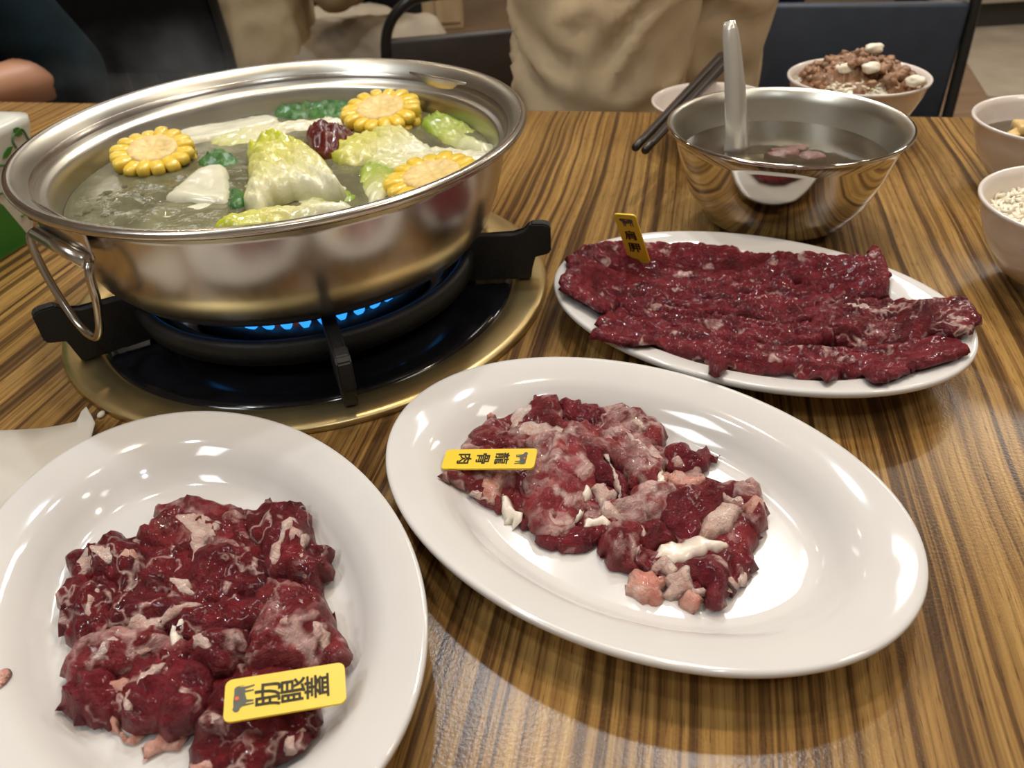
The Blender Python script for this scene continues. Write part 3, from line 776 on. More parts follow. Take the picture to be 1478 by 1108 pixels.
meat(c7, 'beef_slice', [(300,330),(450,290),(560,260),(640,170),(850,170),(1010,150),(1140,220),(1180,400),(1200,520),(1240,680),(1120,780),(1000,1000),(800,1050),(760,930),(560,930),(420,900),(280,860),(300,700),(280,580)], Z0, .0135, DARKM, 'wide dark beef slice lying at the bottom of the near left heap', G1, 18, tilt=0)
meat(c7, 'beef_slice', [(540,310),(640,290),(800,285),(960,270),(1010,400),(1000,470),(880,505),(760,515),(640,485),(540,470),(480,480),(470,420),(530,390)], Z0+.002, .016, DARKM, 'dark beef slice in the middle of the near left heap', G1, 1,
     [([(630,420),(680,398),(740,448),(735,472),(670,462)], FAT, .020, .004)])
meat(c7, 'beef_slice', [(510,250),(600,190),(570,150),(630,120),(760,108),(880,122),(912,160),(935,240),(890,305),(800,300),(730,310),(640,310),(560,285)], Z0+.006, .016, MARB, 'beef slice at the top of the near left heap with a pale membrane', G1, 2,
     [([(640,180),(720,158),(800,185),(832,200),(812,262),(770,282),(735,335),(712,352),(718,290),(700,222)], FAT, .0225, .003)])
meat(c7, 'beef_slice', [(905,160),(985,140),(1000,88),(1060,118),(1120,128),(1160,200),(1190,280),(1222,310),(1216,380),(1180,437),(1110,435),(1060,410),(1010,425),(985,340),(955,260),(910,220)], Z0+.004, .018, DARKM, 'folded beef slice at the top right of the near left heap with white fat loop', G1, 3,
     [([(1000,340),(1030,270),(1060,205),(1110,175),(1115,212),(1070,252),(1042,322),(1018,390)], FAT, .0225, .0045), ([(1080,222),(1135,225),(1135,268),(1085,268)], FAT, .0235, .005), ([(1128,232),(1152,250),(1132,335),(1118,312)], FAT, .023, .003)])
meat(c7, 'beef_slice', [(268,305),(380,270),(440,235),(490,268),(548,290),(560,380),(485,475),(430,485),(420,420),(330,400),(272,382)], Z0+.006, .016, DARKM, 'crumpled beef slice at the upper left of the near left heap with orange-white sliver', G1, 4,
     [([(268,385),(350,320),(420,298),(435,322),(350,362),(300,398)], FAT, .023, .003), ([(440,330),(500,300),(520,330),(470,352)], FATR, .0235, .003)])
meat(c7, 'beef_slice', [(213,520),(250,430),(300,398),(400,395),(442,470),(432,540),(370,602),(322,652),(258,632),(220,572)], Z0+.004, .018, DARKM, 'rounded beef lump at the left edge of the near left heap', G1, 5,
     [([(308,545),(320,490),(345,450),(395,425),(390,448),(352,480),(335,552)], FAT, .0225, .0035)])
meat(c7, 'beef_slice', [(440,470),(640,470),(800,500),(960,470),(1100,440),(1110,500),(960,585),(860,605),(720,645),(600,610),(480,590),(420,600)], Z0+.006, .017, DARKM, 'beef slice across the middle of the near left heap under two pale fat strips', G1, 6,
     [([(463,572),(520,530),(640,513),(740,498),(745,520),(620,572),(560,602),(500,597)], FAT, .0245, .005), ([(655,560),(720,532),(728,550),(685,592),(662,662),(632,664),(638,600)], TENDON, .0255, .0045)])
meat(c7, 'beef_slice', [(980,420),(1100,400),(1140,440),(1205,478),(1215,520),(1100,530),(980,570),(950,530)], Z0+.005, .016, MARB, 'small beef slice at the right of the near left heap under the fat loop', G1, 7)
meat(c7, 'beef_slice', [(250,705),(330,650),(440,600),(580,600),(700,640),(695,705),(560,765),(430,770),(330,785),(250,772)], Z0+.004, .016, MARB, 'streaky beef slice at the lower left of the near left heap', G1, 8,
     [([(335,702),(400,640),(470,618),(445,660),(370,722)], FAT, .0215, .0028), ([(470,690),(560,650),(640,640),(560,680),(480,720)], FAT, .0215, .0024)])
meat(c7, 'beef_slice', [(212,832),(258,768),(400,758),(485,800),(445,872),(392,932),(320,942),(250,902),(218,872)], Z0+.002, .018, LEAN, 'smooth dark beef lump at the bottom left of the near left heap', G1, 9,
     [([(400,792),(450,764),(492,780),(482,822),(430,834)], FATR, .0225, .006)])
meat(c7, 'beef_slice', [(690,650),(740,628),(850,608),(930,578),(955,650),(905,720),(830,765),(740,750),(700,705)], Z0+.008, .017, DARKM, 'beef fold in the near left heap just above the big folded slice', G1, 10,
     [([(715,640),(770,632),(800,655),(760,672),(720,668)], FAT, .027, .003)])
meat(c7, 'beef_slice', [(458,885),(508,782),(600,712),(700,702),(785,742),(802,832),(772,892),(700,952),(560,967),(470,942)], Z0+.005, .019, LEAN, 'big folded beef slice with pale edge at the bottom of the near left heap', G1, 11,
     [([(505,792),(580,713),(700,698),(705,714),(600,745),(530,800)], FAT, .0215, .004), ([(452,915),(468,842),(508,798),(495,870),(482,935)], FAT, .0175, .004)])
meat(c7, 'beef_slice', [(925,690),(955,565),(1040,502),(1130,480),(1212,490),(1248,540),(1287,640),(1292,700),(1100,745),(950,780),(870,810),(900,740)], Z0+.006, .020, MARB, 'large beef slice at the right of the near left heap above the yellow tag', G1, 12,
     [([(1158,560),(1230,588),(1248,650),(1217,682),(1192,640)], FAT, .026, .003), ([(1035,562),(1080,543),(1092,565),(1040,590)], FAT, .0265, .004)])
meat(c7, 'beef_slice', [(698,1092),(718,980),(780,862),(900,785),(1100,760),(1195,880),(1172,962),(1100,1042),(1012,1082),(1000,1125),(850,1150),(760,1140)], Z0+.003, .018, DARKM, 'large beef slice under the yellow tag at the bottom of the near left heap', G1, 13,
     [([(850,1035),(880,1000),(970,948),(982,1000),(940,1052),(900,1030)], MARB2, .0205, .004), ([(1052,1042),(1130,948),(1152,960),(1112,1042)], FAT, .019, .0035), ([(778,912),(832,903),(828,952),(783,957)], FAT, .022, .003)])
meat(c7, 'fat_strip', [(528,1022),(580,975),(700,958),(718,975),(690,1012),(560,1052),(538,1058)], Z0, .007, FATR, 'pink strip of fat lying below the near left heap', G1, 14)
meat(c7, 'fat_strip', [(395,925),(438,888),(470,955),(525,985),(490,998),(430,972)], Z0, .009, FATR, 'curled red and white fat bit left of the pink strip', G1, 15)
meat(c7, 'fat_strip', [(722,1095),(750,1078),(800,1072),(806,1110),(740,1118)], Z0+.014, .008, FATR, 'small pink fat cube at the bottom edge of the near left heap', G1, 16)
meat(c7, 'meat_scrap', [(-14,752),(20,732),(38,745),(30,775),(-5,802),(-20,790)], Z0 - .0006, .0040, FATR, 'tiny pink meat scrap on the left rim of the near left plate', G1, 17, gap=.0012, under=.0004, jit=.0003, nn=4, edge_w=.003, tilt=0, ridge=.1)

G2 = 'beef pieces on the middle plate'
mid = [
 ('beef_chunk', [(400,290),(480,268),(600,285),(665,330),(685,420),(650,520),(605,602),(500,617),(440,572),(418,482),(398,420),(418,380),(460,340)], .004, .018, MARB2, 'large pale marbled beef chunk in the centre of the middle heap', ()),
 ('beef_chunk', [(105,395),(250,328),(405,328),(415,400),(352,442),(332,525),(270,512),(200,462),(135,432)], .0, .015, MARB, 'beef chunk under the yellow tag at the left of the middle heap', [([(248,445),(300,400),(345,408),(332,482),(302,525),(258,492)], FATR, .0155, .005), ([(205,470),(240,460),(275,495),(260,508),(215,490)], FAT, .010, .004)]),
 ('beef_chunk', [(202,292),(230,228),(290,188),(360,178),(425,200),(445,272),(402,315),(300,322),(212,312)], .002, .016, MARB, 'round beef chunk at the upper left of the middle heap', [([(268,172),(300,172),(312,192),(280,198)], FATR, .018, .005)]),
 ('beef_chunk', [(368,172),(440,130),(448,84),(482,94),(540,130),(562,180),(572,225),(480,235),(400,222)], .004, .016, MARB, 'beef chunk with a pointed tip at the top of the middle heap', [([(355,215),(375,160),(430,135),(450,160),(410,210),(380,240)], FAT, .0195, .005), ([(382,242),(420,208),(500,213),(560,228),(568,262),(470,273),(400,264)], FAT, .0215, .005)]),
 ('beef_chunk', [(548,132),(590,108),(660,108),(712,150),(728,200),(702,238),(620,210),(565,195)], .004, .016, LEAN, 'smooth red beef chunk at the top of the middle heap beside the pointed one', ()),
 ('beef_chunk', [(560,210),(620,200),(700,225),(720,250),(690,300),(640,310),(570,290),(540,260)], .008, .014, MARB2, 'pinkish beef fold below the smooth red chunk', ()),
 ('beef_chunk', [(732,192),(780,153),(830,143),(892,170),(942,220),(953,262),(922,302),(900,335),(840,285),(765,232)], .003, .018, MARB, 'round beef chunk with white rim at the upper right of the middle heap', [([(810,215),(830,195),(880,220),(925,262),(920,300),(905,290),(890,250),(840,230)], FAT, .019, .0035)]),
 ('beef_chunk', [(655,310),(718,222),(770,213),(850,268),(942,340),(948,372),(922,432),(850,445),(800,440),(755,355),(700,325)], .006, .019, MARB2, 'big beef slice webbed with white fat at the centre right of the middle heap', [([(768,250),(800,250),(870,300),(945,345),(945,372),(880,335),(800,285)], FAT, .0265, .003)]),
 ('beef_chunk', [(638,312),(700,308),(752,380),(805,432),(815,495),(780,500),(738,435),(680,425),(648,362)], .010, .014, LEAN, 'narrow dark red strip beside the webbed slice in the middle heap', [([(715,330),(735,325),(785,430),(788,490),(772,490),(760,430)], FAT, .0235, .003)]),
 ('beef_chunk', [(358,462),(402,440),(432,540),(445,580),(402,590),(372,545)], .0, .013, LEAN, 'small dark sliver at the lower left of the middle heap', ()),
 ('beef_chunk', [(468,622),(560,612),(680,606),(745,598),(702,652),(640,692),(560,692),(488,662)], .0, .012, LEAN, 'flat dark red slice at the bottom centre of the middle heap', ()),
 ('tendon_strip', [(323,477),(345,468),(378,520),(397,587),(370,594),(338,552)], .0, .009, TENDON, 'white tendon strip standing at the lower left of the middle heap', ()),
 ('tendon_strip', [(640,458),(668,448),(664,490),(622,572),(598,584),(602,560),(635,510)], .017, .007, TENDON, 'curved white tendon strip right of the large pale chunk', ()),
 ('tendon_strip', [(626,592),(700,553),(748,575),(742,597),(690,618),(640,608)], .006, .010, TENDON, 'short white tendon piece over the flat dark slice', ()),
 ('fat_strip', [(666,452),(720,428),(762,450),(772,492),(730,505),(795,562),(772,590),(700,545),(678,505)], .012, .012, FAT, 'folded pink fat ribbon in the centre of the middle heap', ()),
 ('beef_chunk', [(718,515),(800,490),(850,448),(950,448),(995,470),(985,535),(940,575),(850,598),(785,565)], .004, .016, MARB2, 'marbled beef chunk right of the folded pink ribbon', ()),
 ('beef_chunk', [(688,672),(718,600),(790,583),(870,598),(884,642),(852,712),(840,745),(760,745),(708,702)], .0, .018, MARB, 'beef cube at the bottom centre of the middle heap', [([(850,600),(878,610),(870,660),(845,720),(835,700),(855,650)], FAT, .0165, .003)]),
 ('beef_chunk', [(855,622),(930,598),(1005,640),(955,675),(892,715),(862,695)], .003, .015, DARKM, 'dark beef piece between the cube and the long tendon', ()),
 ('beef_chunk', [(943,352),(970,288),(1030,288),(1060,322),(1100,287),(1162,310),(1152,342),(1110,372),(1050,395),(980,395)], .002, .015, LEAN, 'dark lean beef piece at the right top of the middle heap', [([(965,350),(1000,335),(1030,360),(1010,385),(970,380)], FAT, .0155, .004)]),
 ('fat_strip', [(938,380),(990,373),(1060,400),(1090,383),(1108,432),(1060,455),(990,435),(943,424)], .005, .013, FATR, 'pink fat ribbon below the dark lean piece of the middle heap', ()),
 ('tendon_strip', [(922,400),(945,395),(952,450),(935,458),(922,445)], .019, .005, TENDON, 'tiny white tendon bit at the left end of the pink ribbon', ()),
 ('beef_chunk', [(1000,440),(1060,440),(1120,420),(1145,445),(1100,490),(1030,490)], .006, .013, MARB, 'small beef fold under the pink ribbon in the middle heap', ()),
 ('beef_chunk', [(925,525),(1000,470),(1090,472),(1150,440),(1212,460),(1202,505),(1130,565),(1085,635),(1000,638),(938,595)], .003, .018, LEAN, 'large lean beef chunk at the right of the middle heap', ()),
 ('beef_chunk', [(1148,440),(1220,433),(1282,428),(1332,490),(1332,550),(1322,602),(1300,624),(1240,595),(1245,530),(1175,490)], .002, .018, MARB, 'beef chunk at the far right end of the middle heap', [([(1238,532),(1290,498),(1328,510),(1322,548),(1270,563)], FATR, .0165, .005), ([(1165,480),(1230,490),(1250,520),(1200,520),(1170,505)], FAT, .0185, .004)]),
 ('fat_strip', [(1086,582),(1160,518),(1200,508),(1233,540),(1222,592),(1170,635),(1120,655),(1082,635)], .010, .015, FAT, 'thick pale pink fat piece at the right of the middle heap', ()),
 ('beef_chunk', [(1185,655),(1240,608),(1272,680),(1284,740),(1262,802),(1200,855),(1185,765)], .0, .015, LEAN, 'narrow lean beef piece at the lower right edge of the middle heap', [([(1200,850),(1205,800),(1260,760),(1275,770),(1255,812)], FAT, .009, .004)]),
 ('tendon_strip', [(892,722),(960,660),(1050,638),(1140,643),(1188,660),(1172,692),(1080,712),(1010,738),(940,734)], .012, .012, TENDON, 'long thick white tendon at the bottom right of the middle heap', ()),
 ('beef_chunk', [(1020,742),(1080,706),(1150,716),(1198,760),(1193,852),(1152,888),(1098,885),(1075,825),(1035,795)], .003, .018, LEAN, 'dark lean cube at the bottom of the middle heap', ()),
 ('fat_chunk', [(797,812),(850,753),(920,768),(953,800),(953,872),(900,889),(830,868)], .0, .013, FATR, 'round pink fat lump at the bottom left of the lower chunks', ()),
 ('fat_chunk', [(948,792),(1020,748),(1062,800),(1083,852),(1030,864),(958,864)], .001, .013, FAT, 'pale pink fat lump beside the dark lean cube', ()),
 ('fat_chunk', [(998,862),(1060,843),(1093,880),(1088,911),(1020,908)], .0, .009, FATR, 'smallest pink fat lump at the bottom tip of the middle heap', ()),
 ('fat_chunk', [(876,742),(960,718),(1004,750),(965,783),(900,773)], .007, .010, FAT, 'greyish fat lump just below the long tendon', ()),
 ('beef_chunk', [(735,250),(800,260),(830,330),(780,350),(720,300)], .004, .014, MARB, 'beef fold hidden between the webbed slice and round chunk', ()),
]
meat(c6, 'beef_chunk', [(240,260),(420,190),(640,150),(860,190),(920,300),(1040,360),(1120,430),(1280,480),(1280,600),(1230,760),(1120,840),(960,800),(820,720),(700,640),(520,600),(360,520),(220,440)], Z0, .0105, MARB, 'wide marbled beef slice lying at the bottom of the middle heap', G2, 39, tilt=0)
for i, (nm, poly, dz, t, mt, lab, fats) in enumerate(mid):
    meat(c6, nm, poly, Z0 + dz, t, mt, lab, G2, 40 + i, fats, drape=(nm != 'beef_chunk'), ridge=0.42, rfreq=110)

G3 = 'long beef slices on the back plate'
meat(c5, 'beef_slice', [(75,172),(110,146),(200,124),(400,120),(500,128),(600,140),(680,158),(760,153),(940,160),(995,160),(1020,128),(1038,150),(1062,190),(1077,232),(1062,292),(980,304),(880,304),(800,268),(700,252),(560,262),(420,250),(300,228),(180,212),(100,205)], Z0+.004, .011, LEAN, 'long beef slice along the far edge of the back plate', G3, 80, rfreq=170, ridge=.42, nn=4, jit=.0016, tilt=0, grow=1)
meat(c5, 'beef_slice', [(56,258),(78,210),(160,192),(300,208),(450,238),(600,246),(720,238),(860,285),(905,322),(862,365),(740,388),(640,352),(540,362),(380,330),(250,318),(200,335),(120,295)], Z0+.008, .011, LEAN, 'long beef slice second from the far edge of the back plate', G3, 81, rfreq=170, ridge=.42, nn=4, jit=.0016, tilt=0, grow=1)
meat(c5, 'beef_slice', [(240,318),(380,312),(540,345),(640,378),(740,372),(820,390),(905,392),(905,434),(760,458),(620,438),(480,412),(380,392),(290,362)], Z0+.005, .011, LEAN, 'short beef fold in the middle of the back plate', G3, 82, rfreq=170, ridge=.42, nn=4, jit=.0016, tilt=0, grow=1)
meat(c5, 'beef_slice', [(153,414),(168,370),(230,328),(330,348),(420,386),(560,416),(680,436),(800,446),(940,456),(1100,446),(1200,410),(1260,398),(1318,460),(1200,490),(1120,520),(1030,548),(930,530),(882,548),(780,527),(620,525),(530,530),(510,492),(400,464),(300,434),(220,424)], Z0+.003, .010, LEAN, 'long beef slice along the near edge of the back plate', G3, 83, rfreq=170, ridge=.42, nn=4, jit=.0016, tilt=0, grow=1)
meat(c5, 'beef_slice', [(855,340),(900,312),(1000,307),(1100,298),(1278,297),(1282,285),(1344,340),(1332,382),(1280,402),(1200,404),(1080,442),(960,442),(880,432),(805,424),(825,380)], Z0+.006, .012, DARKM, 'beef slice reaching over the right tip of the back plate', G3, 84, [([(930,318),(1010,322),(1060,340),(990,345),(940,338)], FAT, .0225, .002), ([(1080,412),(1180,385),(1290,360),(1290,372),(1180,402),(1090,425)], FAT, .019, .002)], rfreq=170, ridge=.42, nn=4, jit=.0014, tilt=0, grow=1)
meat(c5, 'beef_slice', [(808,392),(850,358),(900,358),(924,400),(892,428),(820,424)], Z0+.010, .012, LEAN, 'small rolled beef end at the right of the back plate', G3, 85)

flush_fats()
# ------------------------------------------------------------------ name tags
def text_mesh(s, size, mat, parent, loc):
    cu = bpy.data.curves.new('lettering', 'FONT'); cu.body = s; cu.size = size; cu.align_x = 'CENTER'; cu.align_y = 'CENTER'
    cu.extrude = 0.0001; cu.offset = size * 0.006; cu.resolution_u = 3
    to = bpy.data.objects.new('tmp_text', cu); COL.objects.link(to)
    bpy.context.view_layer.update()
    me = bpy.data.meshes.new_from_object(to.evaluated_get(bpy.context.evaluated_depsgraph_get()))
    bpy.data.objects.remove(to)
    bt = bmesh.new()
    for dx, dy in ((-.013, 0), (.013, 0), (0, .010), (0, -.010)):
        st = len(bt.verts); bt.from_mesh(me); bt.verts.ensure_lookup_table()
        for v in bt.verts[st:]: v.co.x += dx * size; v.co.y += dy * size
    bt.to_mesh(me); bt.free()
    me.materials.clear(); me.materials.append(mat)
    o = bpy.data.objects.new('character', me); COL.objects.link(o); o.parent = parent; o.location = loc
    return o
OX = [(-.50,.30),(-.40,.38),(-.30,.34),(-.10,.36),(.20,.33),(.42,.34),(.50,.26),(.53,-.05),(.50,.20),(.47,.05),(.46,-.20),(.50,-.48),(.44,-.48),(.38,-.18),(.36,-.08),(.30,-.12),(.30,-.46),(.25,-.46),(.22,-.10),(-.08,-.18),(-.12,-.46),(-.17,-.46),(-.19,-.15),(-.24,-.14),(-.24,-.48),(-.29,-.48),(-.32,-.02),(-.38,.08),(-.46,.10),(-.52,.18)]
def name_tag(TL, TR, BL, chars, lab, th=0.0011):
    TL, TR, BL = Vector(TL), Vector(TR), Vector(BL)
    X = (TR - TL); W_ = X.length; X.normalize()
    Y = (TL - BL); H_ = Y.length; Y = (Y - X * Y.dot(X)).normalized()
    Z = X.cross(Y)
    if Z.z < 0 and abs(Z.z) > 0.3: print('tag flipped')
    c = (TR + BL) / 2
    bm = bmesh.new()
    poly = []
    rad = W_ * 0.16
    for cx, cy, a0 in ((W_/2-rad, H_/2-rad, 0), (-W_/2+rad, H_/2-rad, 90), (-W_/2+rad, -H_/2+rad, 180), (W_/2-rad, -H_/2+rad, 270)):
        for k in range(6):
            a = math.radians(a0 + k * 18); poly.append((cx + rad * math.cos(a), cy + rad * math.sin(a)))
    prism(bm, poly, -th / 2, th / 2)
    o = obj('name_tag', bm, M['yellow'], None, False)
    o.matrix_world = Matrix(((X.x, Y.x, Z.x, c.x), (X.y, Y.y, Z.y, c.y), (X.z, Y.z, Z.z, c.z), (0, 0, 0, 1)))
    tag(o, lab, 'name tag', 'yellow name tags')
    n = len(chars); cs = W_ * 0.60
    pitch = H_ * 0.205 if n == 3 else H_ * 0.25
    y0 = H_ * 0.13 if n == 3 else H_ * 0.07
    for k, ch in enumerate(chars):
        text_mesh(ch, cs, M['ink'], o, (0, y0 - k * pitch, th / 2 + 0.00012))
    s = W_ * 0.56
    bm = bmesh.new(); prism(bm, [(x * s * 1.05, y * s * 0.95) for x, y in OX], 0, 0.0002)
    ox = obj('ox_picture', bm, M['oxgrey'], o, False); ox.location = (0, H_ * 0.355, th / 2)
    bm = bmesh.new(); prism(bm, [(s * (0.02 + .08 * math.cos(a)), s * (0.20 + .08 * math.sin(a))) for a in [k * math.pi / 6 for k in range(12)]], 0.0002, 0.0003)
    sp = obj('cut_mark', bm, M['orange'], ox, False)
    return o
name_tag(at(322, 1053, .031), at(326, 991, .0325), at(499.4, 1006, .0275), '肋眼蓋', 'yellow tag with an ox and three characters on the near left beef')
name_tag(at(776.6, 647, .0275), at(770.7, 675.5, .026), at(645, 650.6, .0205), '龍骨肉', 'yellow tag with an ox and three characters lying on the middle beef heap')
bl = at(909, 376.4, .0205)
tl = aty(885.4, 307.7, bl.y)
for k in range(400):
    p = aty(885.4, 307.7, bl.y - 0.012 + k * 0.0002)
    if (p - bl).length >= 0.0405 and p.z > bl.z: tl = p; break
Yv = tl - bl
br = min((aty(939, 379.6, bl.y - 0.02 + k * 0.0001) for k in range(400)), key=lambda p: abs((p - bl).dot(Yv)))
name_tag(tl, tl + (br - bl), bl, '肩胛', 'yellow tag with an ox and two characters standing up in the back plate beef')

# ------------------------------------------------------------------ steel bowl with soup and spoon
SBX = Vector((0.217, 0.575, T))
bm = bmesh.new()
lathe(bm, [(0, 0.0), (0.036, 0.0), (0.044, 0.003), (0.056, 0.012), (0.068, 0.030), (0.0765, 0.052), (0.0815, 0.070), (0.0840, 0.0765), (0.0875, 0.0785), (0.0885, 0.0800), (0.0880, 0.0815), (0.0865, 0.0815), (0.0835, 0.0795), (0.0805, 0.0715), (0.0755, 0.053), (0.067, 0.031), (0.055, 0.0135), (0.043, 0.0045), (0.036, 0.0015), (0, 0.0015)], 96)
sb_ = obj('steel_bowl', bm, M['steel'], None, True, SBX); satin_inside(sb_)
tag(sb_, 'shiny stainless steel bowl of brown soup behind the long beef slices', 'bowl')
bm = bmesh.new(); lathe(bm, [(0.0765, 0)] + [(0.0765 * k / 12, 0) for k in range(11, -1, -1)], 64)
tag(obj('soup', bm, BROTH, None, True, SBX + Vector((0, 0, 0.0570)), True), 'clear brown soup in the steel bowl', 'soup')
for i, (px, py, r_) in enumerate(((1133, 219, .011), (1172, 224, .009), (1150, 212, .007))):
    p = at(px, py, .057); 
    bm = bmesh.new(); bmesh.ops.create_icosphere(bm, subdivisions=3, radius=1)
    for v in bm.verts:
        v.co *= 1 + 0.35 * noise.noise(v.co * 1.7 + Vector((i * 5, 0, 0))); v.co.x *= r_ * 1.3; v.co.y *= r_; v.co.z *= r_ * 0.55
    tag(obj('meat_lump', bm, M['cooked'], None, True, p - Vector((0, 0, r_ * .30))), ['brown meat lump in the steel bowl nearest the spoon', 'brown meat lump at the right in the steel bowl', 'smallest brown meat lump in the steel bowl'][i], 'meat', 'meat lumps in the steel bowl')
def soup_spoon():
    b_ = at(1066, 224, .054)
    t_ = aty(1056, 30, b_.y + 0.030)
    e = empty('soup_spoon', b_); tag(e, 'steel soup spoon standing in the steel bowl', 'spoon')
    ax = (t_ - b_); L = ax.length; ax.normalize()
    side = Vector((1, 0.15, 0)); side = (side - ax * side.dot(ax)).normalized(); nrm = side.cross(ax)
    bm = bmesh.new()
    # channelled handle, U section
    sec = [(-1, 0.55), (-0.92, 0.62), (-0.45, 0.10), (0, 0.0), (0.45, 0.10), (0.92, 0.62), (1, 0.55), (0.9, 0.42), (0.45, -0.12), (0, -0.22), (-0.45, -0.12), (-0.9, 0.42)]
    rings = []
    m_ = 16
    for k in range(m_ + 1):
        f_ = k / m_
        wd = 0.0105 - 0.0040 * f_
        if f_ > .92: wd *= 1 - (f_ - .92) * 4
        cpt = ax * (L * f_) + nrm * (0.004 * math.sin(f_ * 3.0))
        rings.append([bm.verts.new(cpt + side * (x * wd) + nrm * (-y * 0.0075)) for x, y in sec])
    for A, B in zip(rings, rings[1:]):
        for k in range(len(sec)): bm.faces.new((A[k], A[(k + 1) % len(sec)], B[(k + 1) % len(sec)], B[k]))
    bm.faces.new(rings[-1]); bm.faces.new(rings[0][::-1])
    obj('handle', bm, M['spoon'], e)
    bm = bmesh.new(); lathe(bm, [(0, -0.010), (0.012, -0.0085), (0.020, -0.003), (0.0225, 0.003), (0.0218, 0.003), (0.019, -0.002), (0.011, -0.0072), (0, -0.0085)], 32, 1.25, 0.95)
    o = obj('spoon_bowl', bm, M['spoon'], e); o.location = (0.018, 0.002, -0.012)
soup_spoon()

# ------------------------------------------------------------------ melamine bowls
def mel_bowl(c, R, H, lab):
    bm = bmesh.new()
    s = R / 0.0635; k = H / 0.06
    lathe(bm, [(0, 0.004*k), (0.024*s, 0.004*k), (0.026*s, 0), (0.029*s, 0), (0.030*s, 0.006*k), (0.040*s, 0.012*k), (0.052*s, 0.028*k), (0.0595*s, 0.046*k), (0.0615*s, 0.0555*k), (0.0640*s, 0.0580*k), (0.0643*s, 0.0598*k), (0.0632*s, 0.0606*k), (0.0612*s, 0.0598*k), (0.0590*s, 0.055*k), (0.0570*s, 0.046*k), (0.0495*s, 0.0285*k), (0.038*s, 0.0145*k), (0.024*s, 0.009*k), (0, 0.008*k)], 72)
    return tag(obj('melamine_bowl', bm, M['bowlware'], None, True, c), lab, 'bowl', 'cream melamine bowls')
def left_rim(px, py, z, R):
    p = at(px, py, z); th = math.atan2(p.x, p.y)
    return Vector((p.x + R * math.cos(th), p.y - R * math.sin(th), T))
BPORK = left_rim(1137, 108, .058, .0635)
BSAUCE = left_rim(941, 147, .043, .058)
BSIDE = left_rim(1403, 162, .056, .062)
BRICE = left_rim(1413, 272, .058, .0635)
mel_bowl(BPORK, .0635, .060, 'cream bowl heaped with braised minced pork on rice behind the steel bowl')
mel_bowl(BSAUCE, .058, .045, 'cream bowl under the chopsticks behind the steel bowl')
mel_bowl(BSIDE, .062, .058, 'cream bowl of tofu strips and seaweed at the right edge')
mel_bowl(BRICE, .0635, .060, 'cream bowl of plain white rice at the right edge')
def grain_mesh():
    bm = bmesh.new(); bmesh.ops.create_icosphere(bm, subdivisions=1, radius=1); bmesh.ops.scale(bm, vec=(0.0036, 0.0014, 0.0013), verts=bm.verts)
    return bm
def rice_heap(c, R, z0, dome, n, seed, lab, squash=lambda x, y: 0):
    rnd = random.Random(seed); bm = bmesh.new()
    prof = [(R, z0)] + [(R * k / 10, z0 + dome * (1 - (k / 10) ** 2)) for k in range(9, -1, -1)]
    lathe(bm, prof, 40)
    for v in bm.verts: v.co.z += 0.003 * noise.noise(v.co * 90 + Vector((seed, 0, 0)))
    src = grain_mesh(); me = bpy.data.meshes.new('g'); src.to_mesh(me); src.free()
    for k in range(n):
        a = rnd.uniform(0, 6.283); rr = R * math.sqrt(rnd.random()) * 0.99
        z = z0 + dome * (1 - (rr / R) ** 2) + rnd.uniform(-.0005, .0022)
        mt = Matrix.Translation((rr * math.cos(a), rr * math.sin(a), z)) @ Matrix.Rotation(rnd.uniform(0, 6.28), 4, 'Z') @ Matrix.Rotation(rnd.uniform(-.7, .7), 4, 'Y')
        st = len(bm.verts); bm.from_mesh(me); bm.verts.ensure_lookup_table()
        for v in bm.verts[st:]: v.co = mt @ v.co
    bpy.data.meshes.remove(me)
    return tag(obj('rice', bm, M['rice'], None, True, c), lab, 'rice', kind='stuff')
rice_heap(BPORK, .0575, .047, .014, 500, 3, 'white rice under the braised pork')
rice_heap(BRICE, .0575, .044, .012, 700, 5, 'plain white rice in the bowl at the right edge')
rnd = random.Random(8); bm = bmesh.new()
lathe(bm, [(.053, .049)] + [(.053 * k / 40, .049 + .022 * (1 - (k / 40) ** 2.2)) for k in range(39, -1, -1)], 110)
for v in bm.verts:
    q = v.co * 130
    edge = min(1, (.053 - math.hypot(v.co.x, v.co.y)) / .006)
    cut = 1 if not (v.co.x < .012 and v.co.y < -.016) else .35
    d_ = (1 - abs(noise.noise(q)) * 2) * .0055 + (1 - abs(noise.noise(q * 2.3)) * 2) * .003 + noise.noise(q * 5) * .0012
    v.co.z += d_ * edge * cut - (1 - cut) * .012 * edge
    v.co.x += noise.noise(q + Vector((9, 0, 0))) * .002; v.co.y += noise.noise(q + Vector((0, 9, 0))) * .002
for k in range(130):
    while True:
        x, y = rnd.uniform(-.052, .056), rnd.uniform(-.05, .052)
        if math.hypot(x, y) < .056 and not (x < 0.01 and y < -0.018 and rnd.random() < .85): break
    rr = math.hypot(x, y) / .056; r_ = rnd.uniform(.0024, .0052)
    z = .050 + .024 * (1 - rr ** 2) + rnd.uniform(0, .005)
    g = bmesh.ops.create_icosphere(bm, subdivisions=2, radius=r_)
    o3 = Vector((k * 1.7, 0, 0))
    for v in g['verts']:
        v.co *= 1 + 0.75 * noise.noise(v.co / r_ * 1.6 + o3); v.co.z *= .75; v.co += Vector((x, y, z))
tag(obj('minced_pork', bm, M['pork'], None, True, BPORK), 'brown braised minced pork heaped on the rice', 'minced meat', kind='stuff')
